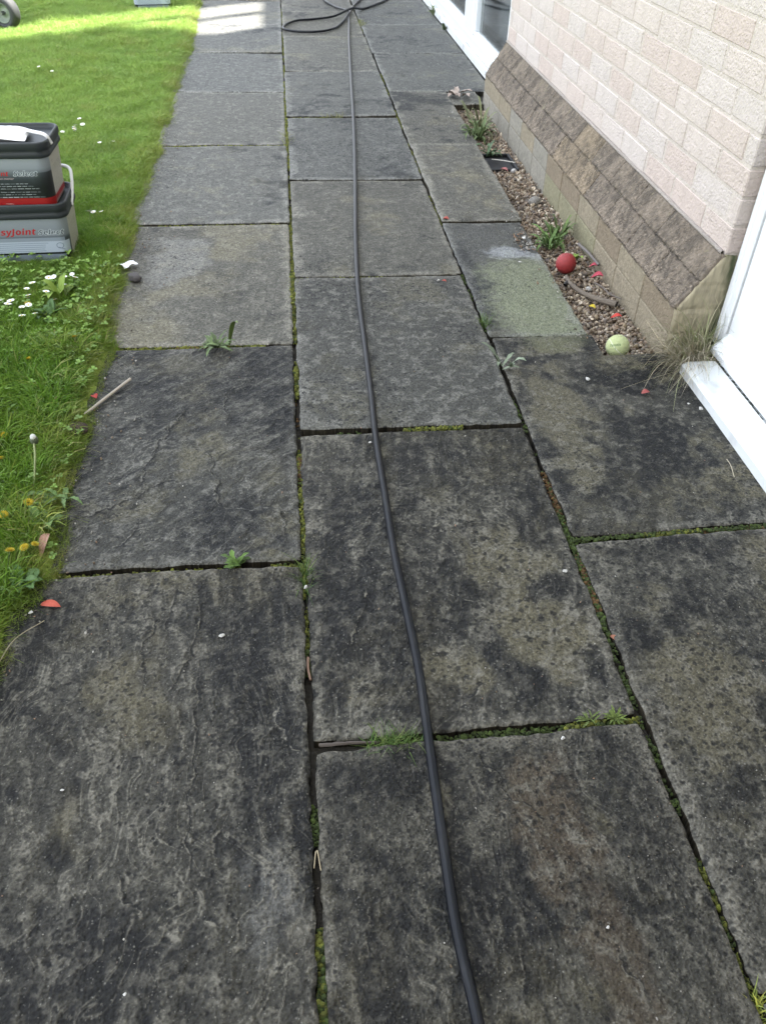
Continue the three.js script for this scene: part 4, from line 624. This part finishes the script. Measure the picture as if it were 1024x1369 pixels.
// ------------------------------------------------------------------ stacked tubs
function rrect(w, d, rad, n = 6) { const o = []; for (const [sx, sz, a] of [[1, 1, 0], [-1, 1, 1], [-1, -1, 2], [1, -1, 3]]) for (let i = 0; i <= n; i++) { const t = (a + i / n) * Math.PI / 2; o.push([sx * (w / 2 - rad) + Math.cos(t) * rad, sz * (d / 2 - rad) + Math.sin(t) * rad]); } return o; }
function loft(rings, capLast = true, capFirst = true) {
  const pos = [], uv = [], idx = []; let n;
  rings.forEach(([w, d, rad, y], k) => { const q = rrect(w, d, rad); n = q.length; q.forEach(([x, z], i) => { pos.push(x, y, z); uv.push(i / n, y * 4); }); });
  for (let k = 0; k < rings.length - 1; k++) for (let i = 0; i < n; i++) { const a = k * n + i, b = k * n + (i + 1) % n; idx.push(a, a + n, b, b, a + n, b + n); }
  const fan = (k, flip) => { const c = pos.length / 3; pos.push(0, rings[k][3], 0); uv.push(0.5, 0.5); for (let i = 0; i < n; i++) { const a = k * n + i, b = k * n + (i + 1) % n; flip ? idx.push(c, a, b) : idx.push(c, b, a); } };
  if (capLast) fan(rings.length - 1); if (capFirst) fan(0, true);
  return geoFrom(pos, idx, uv).toNonIndexed();
}
function labelTex(kind) {
  const cv = document.createElement('canvas'); cv.width = 768; cv.height = 420; const q = cv.getContext('2d'), r = rng(kind + 3);
  const lg = q.createLinearGradient(0, 0, 0, 420);
  if (kind === 0) { lg.addColorStop(0, '#a3abb4'); lg.addColorStop(0.2, '#8f979f'); lg.addColorStop(0.42, '#3b4248'); lg.addColorStop(0.6, '#1b2124'); lg.addColorStop(1, '#14181a'); } else { lg.addColorStop(0, '#9aa2aa'); lg.addColorStop(0.38, '#7d858d'); lg.addColorStop(0.45, '#464e56'); lg.addColorStop(1, '#22282c'); }
  q.fillStyle = lg; q.fillRect(0, 0, 768, 420);
  const text = (s, x, y, px, fill, stroke) => { q.font = `italic bold ${px}px sans-serif`; if (stroke) { q.lineWidth = 5; q.strokeStyle = stroke; q.strokeText(s, x, y); } q.fillStyle = fill; q.fillText(s, x, y); };
  if (kind === 0) {
    text('easyJoint', 178, 148, 56, '#c01c20'); text('Select', 462, 150, 60, '#4a545e', '#e4eaee'); text('joint mortar', 330, 180, 22, '#b9a6a6');
    for (let l = 0; l < 7; l++) { let x = 200; const y = 215 + l * 22 + (l > 2 ? 8 : 0); while (x < 560 + r() * 120) { const w = 12 + r() * 36; q.fillStyle = `rgba(190,196,200,${0.5 + 0.4 * r()})`; q.fillRect(x, y, w, l > 4 ? 9 : 6); x += w + 7; } }
    q.fillStyle = '#a81d1c'; q.fillRect(0, 372, 768, 48);
    const rg = q.createLinearGradient(610, 0, 768, 0); rg.addColorStop(0, 'rgba(10,12,12,0.1)'); rg.addColorStop(1, 'rgba(10,12,12,0.75)'); q.fillStyle = rg; q.fillRect(610, 120, 158, 250);
    q.fillStyle = 'rgba(215,200,190,0.85)'; q.beginPath(); q.moveTo(330, 376); q.lineTo(372, 384); q.lineTo(420, 402); q.lineTo(352, 398); q.fill();
  } else {
    text('easyJoint', 130, 146, 80, '#b8161c'); text('Select', 506, 150, 66, '#4a545e', '#e4eaee');
    q.fillStyle = '#8f9aa6'; q.fillRect(0, 178, 700, 36);
    q.fillStyle = '#b3bfce'; q.fillRect(0, 214, 742, 108); for (let l = 0; l < 5; l++) { q.fillStyle = 'rgba(120,132,150,0.7)'; q.fillRect(30, 228 + l * 19, 500 + r() * 40, 6); }
    q.lineWidth = 5; q.strokeStyle = '#737e8c'; q.beginPath(); q.arc(655, 258, 26, 0, 7); q.stroke(); q.beginPath(); q.moveTo(640, 272); q.lineTo(690, 300); q.stroke();
    q.fillStyle = '#141819'; q.fillRect(0, 322, 768, 98); q.fillStyle = '#7f8b98'; q.fillRect(90, 340, 600, 70);
  }
  for (let i = 0; i < 900; i++) { q.fillStyle = `rgba(${r() < 0.5 ? '225,225,220' : '40,42,40'},${0.05 + 0.08 * r()})`; q.fillRect(r() * 768, r() * 420, 1 + r() * 5, 1 + r() * 2); }
  const t = new THREE.CanvasTexture(cv); t.colorSpace = THREE.SRGBColorSpace; return t;
}
function sideTex() {
  const cv = document.createElement('canvas'); cv.width = 384; cv.height = 320; const q = cv.getContext('2d'), r = rng(33);
  q.fillStyle = '#b4b0a8'; q.fillRect(0, 0, 384, 320); q.fillStyle = '#4a4c4e'; q.font = 'bold 34px sans-serif'; q.fillText('! !', 60, 60);
  for (let l = 0; l < 15; l++) { let x = 40; while (x < 340) { const w = 5 + r() * 16; q.fillStyle = `rgba(80,78,76,${0.25 + 0.35 * r()})`; q.fillRect(x, 84 + l * 14, w, 5); x += w + 5; } }
  const t = new THREE.CanvasTexture(cv); t.colorSpace = THREE.SRGBColorSpace; return t;
}
const tubBody = std(0.36, 0.36, 0.355, 0.5), tubLid = std(0.015, 0.021, 0.025, 0.6), tubWhite = std(0.78, 0.78, 0.78, 0.4), sideM = new THREE.MeshStandardMaterial({ color: new THREE.Color().setRGB(0.78, 0.78, 0.78), map: sideTex(), roughness: 0.45 });
const tubW = (y) => lerp(0.255, 0.274, y / 0.16), tubD = (y) => lerp(0.172, 0.19, y / 0.16);
function makeTub(label, pos, turn, kind, cat = 'tub') {
  const t = thing('plastic_tub', label, cat, pos, turn, 'lidded plastic tubs');
  const rings = [[tubW(0) - 0.012, tubD(0) - 0.012, 0.022, 0], [tubW(0) - 0.003, tubD(0) - 0.003, 0.026, 0.002], [tubW(0.008), tubD(0.008), 0.028, 0.008]]; for (let i = 1; i <= 8; i++) { const y = 0.008 + 0.15 * i / 8; rings.push([tubW(y), tubD(y), 0.028, y]); }
  mk('body', loft(rings), tubBody, t);
  const q = (y0, y1, f) => { const pos = [], uv = [], n = 36; for (let j = 0; j <= n; j++) { const k = j / n; for (const [y, v] of [[y0, 0], [y1, 1]]) { pos.push(...f(k, y)); uv.push(k, v); } } const idx = []; for (let j = 0; j < n; j++) { const a = j * 2; idx.push(a, a + 2, a + 1, a + 1, a + 2, a + 3); } return geoFrom(pos, idx, uv); };
  mk('front_label', q(0.006, 0.145, (k, y) => {
    const w = tubW(y), d = tubD(y), R = 0.028, A = R * Math.PI / 2, T = w - 2 * R + 2 * A, u = k * T, e = 0.0012;
    if (u < A) { const a = Math.PI - u / A * Math.PI / 2; return [-(w / 2 - R) + Math.cos(a) * (R + e), y, d / 2 - R + Math.sin(a) * (R + e)]; }
    if (u > T - A) { const a = (T - u) / A * Math.PI / 2; return [w / 2 - R + Math.cos(a) * (R + e), y, d / 2 - R + Math.sin(a) * (R + e)]; }
    return [-(w / 2 - R) + u - A, y, d / 2 + e];
  }), new THREE.MeshStandardMaterial({ color: new THREE.Color().setRGB(0.78, 0.78, 0.78), map: labelTex(kind), roughness: 0.4 }), t);
  mk('side_label', q(0.012, 0.142, (k, y) => [tubW(y) / 2 + 0.0012, y, (0.5 - k) * (tubD(y) - 0.055)]), sideM, t);
  if (kind === 0) mk('corner_band', loft([[tubW(0.012) + 0.002, tubD(0.012) + 0.002, 0.029, 0.010], [tubW(0.03) + 0.003, tubD(0.03) + 0.003, 0.029, 0.030]], false, false), new THREE.MeshStandardMaterial({ color: new THREE.Color().setRGB(0.27, 0.011, 0.011), roughness: 0.4, side: THREE.DoubleSide }), t);
  // dark lid: stepped skirt, raised rim, sunken top
  const w = 0.284, d = 0.2; mk('lid', loft([[w, d, 0.032, 0.146], [w + 0.006, d + 0.006, 0.034, 0.149], [w + 0.006, d + 0.006, 0.034, 0.158], [w + 0.001, d + 0.001, 0.033, 0.161], [w + 0.001, d + 0.001, 0.033, 0.168], [w + 0.007, d + 0.007, 0.035, 0.171], [w + 0.007, d + 0.007, 0.035, 0.186], [w + 0.002, d + 0.002, 0.033, 0.19], [w - 0.006, d - 0.006, 0.03, 0.19], [w - 0.012, d - 0.012, 0.028, 0.186], [w - 0.016, d - 0.016, 0.026, 0.175]]), tubLid, t);
  return t;
}
const tubBase = [-0.878, 0.002, -2.815], TS = 1.06;
const tub1 = makeTub('lower dark lidded tub on the lawn, grey label and upright white handle', tubBase, 0.03, 1);
const tub2 = makeTub('upper dark lidded tub stacked on the other, black label with red band', [-0.888, tubBase[1] + 0.1755 * TS, -2.817], 0.0, 0); tub1.scale.setScalar(TS); tub2.scale.setScalar(TS);
mk('handle', tube([[0.143, 0.15, 0.0], [0.147, 0.18, -0.03], [0.146, 0.21, -0.07], [0.138, 0.232, -0.1], [0.1, 0.238, -0.112], [-0.1, 0.238, -0.112], [-0.138, 0.232, -0.1], [-0.146, 0.21, -0.07], [-0.147, 0.18, -0.03], [-0.143, 0.15, 0.0]], 0.005, 80, 8), tubWhite, tub1);
{ // strap handle folded over the lid
  const pos = [], idx = [], n = 40, c = new THREE.CatmullRomCurve3([[0.147, 0.172, 0.045], [0.138, 0.196, 0.052], [0.1, 0.2, 0.03], [0.05, 0.2, 0.0], [-0.05, 0.2, 0.0], [-0.1, 0.2, 0.03], [-0.138, 0.196, 0.052], [-0.147, 0.172, 0.045]].map((p) => new THREE.Vector3(...p)));
  const list = []; for (const k of [-1, 0, 1]) { const g = new THREE.TubeGeometry(new THREE.CatmullRomCurve3(c.getPoints(24).map((p) => new THREE.Vector3(p.x, p.y, p.z + k * 0.005))), 60, 0.0035, 8); list.push(g); }
  mk('handle', merge(list), tubWhite, tub2);
  const sh = new THREE.PlaneGeometry(0.22, 0.12, 24, 14); sh.rotateX(-Math.PI / 2); const p = sh.attributes.position; for (let i = 0; i < p.count; i++) { const x = p.getX(i), z = p.getZ(i), q = ss(1.05, 0.85, Math.hypot(x / 0.115, z / 0.064)); p.setXYZ(i, x * (0.9 + 0.1 * q), 0.014 * q + 0.008 * fbm(x * 18, z * 18, 2), z * (0.9 + 0.1 * q)); } sh.computeVertexNormals();
  const m = mk('cloth', sh, new THREE.MeshStandardMaterial({ color: new THREE.Color().setRGB(0.8, 0.8, 0.81), roughness: 0.8, side: THREE.DoubleSide })); m.position.set(-0.905, tubBase[1] + (0.1755 + 0.182) * TS, -2.808); tag(m, 'folded white cloth lying in the lid of the upper tub', 'cloth');
}
const tub3 = makeTub('far tub standing on the sunlit lawn at the top of the picture', [-0.98, 0.01, -7.37], 0.2, 1);

// ------------------------------------------------------------------ garden trolley, one wheel in view
{
  const t = thing('garden_trolley', 'garden trolley with thick rubber wheel at the upper left', 'trolley', [-1.835, 0.012, -6.54], 0.0); t.scale.setScalar(1.16);
  const tyreM = std(0.035, 0.038, 0.042, 0.75), rimM = std(0.2, 0.24, 0.19, 0.5), steel = std(0.16, 0.17, 0.17, 0.45, { metalness: 0.6 });
  const ax = new THREE.Vector3(-0.42, 0, 0.9).normalize(), wheel = (x, z) => {
    const w = new THREE.Group(); w.name = 'wheel'; w.position.set(x, 0.084, z); w.quaternion.setFromUnitVectors(new THREE.Vector3(0, 1, 0), ax); t.add(w);
    const prof = [[0.054, -0.03], [0.066, -0.036], [0.078, -0.03], [0.0845, -0.014], [0.0845, 0.014], [0.078, 0.03], [0.066, 0.036], [0.054, 0.03], [0.05, 0.0], [0.054, -0.03]].map((p) => new THREE.Vector2(...p));
    mk('tyre', new THREE.LatheGeometry(prof, 40), tyreM, w);
    mk('rim', new THREE.LatheGeometry([[0.0, 0.012], [0.014, 0.012], [0.02, 0.004], [0.04, 0.006], [0.046, 0.026], [0.0535, 0.029], [0.0535, -0.029], [0.04, -0.02], [0.0, -0.02]].map((p) => new THREE.Vector2(...p)), 40), rimM, w);
    mk('hub', new THREE.CylinderGeometry(0.01, 0.012, 0.03, 16).translate(0, 0.024, 0), steel, w);
  };
  wheel(0, 0); wheel(0.42 * 0.55 - 0.5, -0.55 * 0.9 + 0.05);
  mk('axle', tube([[0, 0.084, 0], [-0.27, 0.084, -0.44]], 0.007, 4, 8), steel, t);
  mk('frame', merge([tube([[0.004, 0.1, -0.04], [0.0, 0.3, -0.06], [-0.02, 0.8, -0.1]], 0.009, 12, 8), tube([[-0.26, 0.1, -0.42], [-0.26, 0.3, -0.43], [-0.28, 0.8, -0.46]], 0.009, 12, 8), tube([[-0.02, 0.8, -0.1], [-0.15, 0.84, -0.28], [-0.28, 0.8, -0.46]], 0.009, 12, 8)]), steel, t);
}

// ------------------------------------------------------------------ moss in the joints
{
  const r = rng(202), g = new THREE.IcosahedronGeometry(1, 1), p = g.attributes.position; for (let i = 0; i < p.count; i++) { const k = 0.75 + 0.5 * vn(p.getX(i) * 2.3 + 5, p.getY(i) * 2.3 + p.getZ(i) * 3.1); p.setXYZ(i, p.getX(i) * k, p.getY(i) * k * 0.7, p.getZ(i) * k); } g.computeVertexNormals();
  const at = [], line = (x0, z0, x1, z1, dens, half, hue, lift = 0) => { const L = Math.hypot(x1 - x0, z1 - z0), n = Math.round(L * 1100); for (let i = 0; i < n; i++) { const t = r(), x = lerp(x0, x1, t), z = lerp(z0, z1, t); if (ss(0.42, 0.62, fbm(x * 9 + hue * 50, z * 9, 3) + (dens - 0.38) * 0.6) < r()) continue; const o = (r() - 0.5) * 2 * half, nx = (z1 - z0) / L, nz = -(x1 - x0) / L; at.push([x + nx * o, z + nz * o, hue, lift]); } };
  // hue 0 green, 1 yellow green, 2 rust
  line(LX1, 0, LX1, -1.0, 0.25, 0.006, 0); line(LX1, -0.5, LX1, -0.32, 0.6, 0.005, 1); line(LX1, -1.0, LX1, -1.25, 0.7, 0.006, 1); line(LX1, -1.25, LX1, -1.9, 0.4, 0.006, 1); line(LX1, -1.4, LX1, -1.95, 0.35, 0.006, 2); line(LX1, -1.9, LX1, -2.9, 0.4, 0.006, 1); line(LX1, -2.4, LX1, -2.62, 0.9, 0.008, 1, 0.006); line(LX1, -2.9, LX1, -3.7, 0.5, 0.006, 1); line(LX1, -3.7, LX1, -5.2, 0.85, 0.008, 1, 0.005); line(LX1, -5.2, LX1, -7.5, 0.6, 0.007, 1);
  line(RX, -0.35, RX, -0.75, 0.55, 0.006, 0); line(RX, -0.35, RX, -0.55, 0.6, 0.005, 1); line(RX, -0.75, RX, -1.05, 0.45, 0.006, 0); line(RX + 0.003, -1.05, RX + 0.004, -1.5, 0.65, 0.006, 2); line(RX + 0.003, -1.0, RX + 0.004, -1.75, 0.35, 0.006, 0); line(RX, -1.75, RX, -2.6, 0.3, 0.005, 0); line(RX, -3.0, RX, -4.6, 0.4, 0.006, 1); line(RX, -4.9, RX, -5.4, 0.6, 0.008, 1); line(RX, -6.6, RX, -7.2, 0.9, 0.03, 1);
  line(0.2, -0.79, RX, -0.797, 0.75, 0.009, 0, -0.004); line(0.42, -0.797, RX, -0.798, 0.7, 0.006, 1); line(0.25, -1.69, 0.4, -1.69, 1.1, 0.007, 1, 0.007); line(0.0, -1.69, RX, -1.69, 0.15, 0.005, 0);
  line(-0.56, -1.226, LX1, -1.226, 0.7, 0.006, 1); line(-0.56, -2.142, -0.1, -2.142, 0.75, 0.008, 1, 0.004); line(-0.35, -2.142, -0.2, -2.142, 0.7, 0.009, 2, 0.004); line(-0.58, -3.06, -0.05, -3.06, 0.5, 0.006, 1, 0.003); line(-0.6, -4.007, LX1, -4.007, 0.95, 0.009, 1, 0.006); line(-0.6, -4.95, LX1, -4.95, 0.4, 0.006, 1);
  line(RX, -1.255, 1.1, -1.272, 0.75, 0.006, 0, 0.004); line(0.7, -1.26, 0.85, -1.266, 0.9, 0.006, 1, 0.004); line(0.85, -1.266, 1.0, -1.27, 0.5, 0.006, 2); line(0.57, -2.144, 0.86, -2.144, 0.35, 0.005, 0, 0.004); line(0.0, -2.58, 0.3, -2.58, 0.55, 0.006, 1, 0.004); line(0.02, -4.46, 0.2, -4.46, 0.7, 0.008, 1, 0.004);
  const im = new THREE.InstancedMesh(g, std(1, 1, 1, 1, { bumpMap: soilBump, bumpScale: 0.003 }), at.length), o = new THREE.Object3D(), c = new THREE.Color(), H = [[0.075, 0.115, 0.02], [0.22, 0.24, 0.035], [0.16, 0.085, 0.025]];
  at.forEach(([x, z, hue, lift], i) => { const s = 0.0016 + 0.0032 * r() * r(), b = 0.5 + 0.9 * r(); o.position.set(x, -0.017 + lift + r() * 0.007, z); o.rotation.set(r(), r() * 6, r()); o.scale.set(s * 1.2, s, s * 1.2); o.updateMatrix(); im.setMatrixAt(i, o.matrix); const k = H[r() < 0.12 ? 0 : hue]; c.setRGB(k[0] * b, k[1] * b, k[2] * b); im.setColorAt(i, c); });
  im.name = 'moss'; im.castShadow = im.receiveShadow = true; scene.add(im); tag(im, 'green, yellow and rusty moss growing in the slab joints', 'moss', null, 'stuff');
}

// ------------------------------------------------------------------ grass
{
  const r = rng(909), o = new THREE.Object3D(), c = new THREE.Color(), G = thing('grass', 'short green grass of the lawn with straw coloured edge', 'grass'); G.userData.kind = 'stuff';
  const gm = new THREE.MeshPhysicalMaterial({ color: 0xffffff, roughness: 0.6, specularIntensity: 0.4, side: THREE.DoubleSide, transmission: 0.45, thickness: 0 });
  const geos = [bladesGeo(10, 0.012, 0.032, 0.0023, 0.8, rng(1), { bend: 0.7 }), bladesGeo(11, 0.014, 0.025, 0.0024, 1.05, rng(2), { bend: 0.6 }), bladesGeo(9, 0.015, 0.036, 0.0021, 0.7, rng(3), { bend: 0.9, curl: 0.4 })].map((g) => { g.deleteAttribute('color'); return g; });
  const inTub = (x, z) => (x > -1.03 && x < -0.755 && z < -2.715 && z > -2.92) || (Math.abs(x + 0.98) < 0.14 && Math.abs(z + 7.37) < 0.1);
  const spots = [];
  const fill = (z0, z1, n, s0) => { for (let i = 0; i < n; i++) { const z = lerp(z0, z1, r()), left = -0.42 + (z + 0.4) * 0.2415 - 0.75, e = lawnEdge(z), x = lerp(left, e + 0.004, r()); if (x > e + 0.004 || inTub(x, z)) continue; spots.push([x, z, e - x, s0]); } };
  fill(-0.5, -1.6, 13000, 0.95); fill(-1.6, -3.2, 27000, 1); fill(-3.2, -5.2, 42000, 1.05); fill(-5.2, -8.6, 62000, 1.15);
  for (let i = 0; i < 5200; i++) { const z = -0.6 - 7.6 * Math.pow(r(), 1.3), e = lawnEdge(z); spots.push([e + 0.006 - 0.03 * r() * r() , z, 0.001, 0.62]); }
  geos.forEach((g, v) => {
    const own = spots.filter((_, i) => i % 3 === v), im = new THREE.InstancedMesh(g, gm, own.length); im.name = 'blades'; im.castShadow = im.receiveShadow = true;
    own.forEach(([x, z, d, s0], i) => {
      const p = fbm(x * 5, z * 5, 3), q = fbm(x * 16 + 3, z * 16, 2), s = s0 * (0.65 + 0.55 * r()) * (0.75 + 0.6 * p) * (d < 0.03 ? 0.7 : 1) * (1 + 0.75 * ss(-2.7, -1.9, z) * ss(0.02, 0.09, d)) * (0.8 + 0.4 * ss(0.35, 0.65, fbm(x * 11 + 40, z * 11, 2)));
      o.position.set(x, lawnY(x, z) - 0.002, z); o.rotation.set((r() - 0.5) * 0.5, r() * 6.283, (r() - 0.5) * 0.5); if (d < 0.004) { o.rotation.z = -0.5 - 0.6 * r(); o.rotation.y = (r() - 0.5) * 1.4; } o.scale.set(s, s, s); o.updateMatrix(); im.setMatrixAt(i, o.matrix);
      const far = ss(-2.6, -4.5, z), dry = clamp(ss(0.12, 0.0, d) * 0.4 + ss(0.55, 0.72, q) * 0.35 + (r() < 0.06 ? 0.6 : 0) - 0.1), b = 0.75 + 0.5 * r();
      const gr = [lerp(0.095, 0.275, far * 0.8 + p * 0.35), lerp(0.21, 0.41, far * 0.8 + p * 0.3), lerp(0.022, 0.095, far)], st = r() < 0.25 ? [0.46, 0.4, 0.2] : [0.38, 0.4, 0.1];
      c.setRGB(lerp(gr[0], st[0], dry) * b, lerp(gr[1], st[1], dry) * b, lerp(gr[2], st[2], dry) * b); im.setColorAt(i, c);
    });
    G.add(im);
  });
  // clover and other small leaves in the near turf
  const lg = leafGeo(0.011, 0.008, 0.5, 0.3, 0, 4, 0.15), n = 420, im = new THREE.InstancedMesh(lg, new THREE.MeshPhysicalMaterial({ color: 0xffffff, roughness: 0.65, side: THREE.DoubleSide }), n * 3); let k = 0;
  for (let i = 0; i < n; i++) {
    let x, z, e; do { z = -1.0 - 1.75 * r(); e = lawnEdge(z); x = e - 0.01 - 0.4 * r(); } while (ss(0.4, 0.65, fbm(x * 6 + 7, z * 6, 2) + (Math.hypot(x + 0.75, z + 2.38) < 0.2 ? 0.2 : 0)) < r());
    const y = lawnY(x, z) + 0.012 + 0.018 * r(), a0 = r() * 6, s = 0.7 + 0.8 * r(), b = 0.7 + 0.7 * r();
    for (let l = 0; l < 3; l++) { o.position.set(x, y, z); o.rotation.set((r() - 0.5) * 0.5, a0 + l * 2.1, 0); o.scale.setScalar(s); o.updateMatrix(); im.setMatrixAt(k, o.matrix); c.setRGB(0.11 * b, 0.19 * b, 0.03 * b); im.setColorAt(k++, c); }
  }
  im.count = k; im.name = 'clover_leaves'; im.castShadow = im.receiveShadow = true; G.add(im);
}

// ------------------------------------------------------------------ daisies and dandelions
{
  const r = rng(606), white = new THREE.MeshStandardMaterial({ color: new THREE.Color().setRGB(0.82, 0.82, 0.8), roughness: 0.8, side: THREE.DoubleSide }), yel = std(0.7, 0.45, 0.02, 0.8), stemM = leafMat(0.13, 0.2, 0.06);
  const petals = (n, len, wid, up2) => merge(Array.from({ length: n }, (_, i) => { const g = leafGeo(len, wid, up2, 0.05, 0, 3, 0.1); g.translate(0, 0, 0.0015); g.rotateY(i / n * 6.283); return g; }));
  const proto = new THREE.Group(); mk('stem', tube([[0, 0, 0], [0.002, 0.02, 0.001], [0, 0.036, 0]], 0.0008, 6, 5).translate(0, -0.036, 0), stemM, proto);
  mk('petals', petals(15, 0.0085, 0.0034, 0.25), white, proto); const cc = mk('flower_centre', new THREE.SphereGeometry(0.0026, 10, 8), yel, proto); cc.scale.y = 0.6; cc.position.y = 0.001;
  const dproto = new THREE.Group(); mk('stem', tube([[0, 0, 0], [0.002, 0.015, 0.001], [0, 0.03, 0]], 0.0013, 6, 5).translate(0, -0.03, 0), stemM, dproto);
  const dy = [0.8, 0.58, 0.02]; mk('petals', merge([petals(18, 0.0085, 0.0022, 0.25), petals(14, 0.0065, 0.002, 0.7), petals(9, 0.004, 0.002, 1.2)]), leafMat(...dy), dproto);
  const put = (src, name, label, cat, group, x, z, h) => { const d = src.clone(); d.name = numbered(name); d.position.set(x, lawnY(x, z) + h, z); d.rotation.set((r() - 0.5) * 0.7, r() * 6, (r() - 0.5) * 0.7); const s = 0.85 + 0.4 * r(); d.scale.setScalar(s); scene.add(d); tag(d, label, cat, group); };
  for (const [cx, cz, n, sx, sz, where] of [[-0.8, -2.36, 13, 0.09, 0.12, 'in the cluster on the near lawn below the tubs'], [-0.71, -2.5, 6, 0.06, 0.06, 'in the group closest to the slabs below the tubs'], [-0.98, -4.1, 8, 0.06, 0.12, 'in the cluster beyond the upper tub'], [-0.735, -3.09, 4, 0.06, 0.1, 'in the sparse group right of the lower tub']])
    for (let i = 0; i < n; i++) put(proto, 'daisy', 'white daisy ' + where, 'daisy', 'daisies ' + where, cx + (r() - 0.5) * 2 * sx, cz + (r() - 0.5) * 2 * sz, 0.034 + 0.012 * r());
  [['single white daisy on the far lawn, left of the others', -1.36, -5.24], ['single white daisy on the far lawn, middle one', -1.27, -5.14], ['single white daisy on the far lawn, nearest the tubs', -1.05, -4.93], ['single white daisy near the far lawn edge by the sunlit strip', -0.77, -5.7], ['white daisy between the tubs and the path, left one', -0.82, -3.87], ['white daisy between the tubs and the path, right one', -0.765, -3.89]].forEach(([l, x, z]) => put(proto, 'daisy', l, 'daisy', undefined, x, z, 0.04));
  [['yellow dandelion among the daisies', -0.79, -2.34], ['small yellow flower right of the dark leaves', -0.62, -2.13], ['yellow flower left of the dry soil patch', -0.72, -2.02], ['yellow flower at the left picture edge, upper one', -0.695, -1.66], ['yellow flower at the left picture edge, lower one', -0.68, -1.57], ['yellow flower beside the dandelion leaves', -0.585, -1.405], ['yellow flower left of the pale dead stem', -0.625, -1.365], ['yellow flower beside the curled dry leaf, nearest it', -0.545, -1.275], ['yellow flower beside the curled dry leaf, middle one', -0.56, -1.26], ['yellow flower beside the curled dry leaf, leftmost one', -0.585, -1.25]].forEach(([l, x, z]) => put(dproto, 'yellow_flower', l, 'yellow flower', undefined, x, z, 0.032));
}
renderer.render(scene, camera);
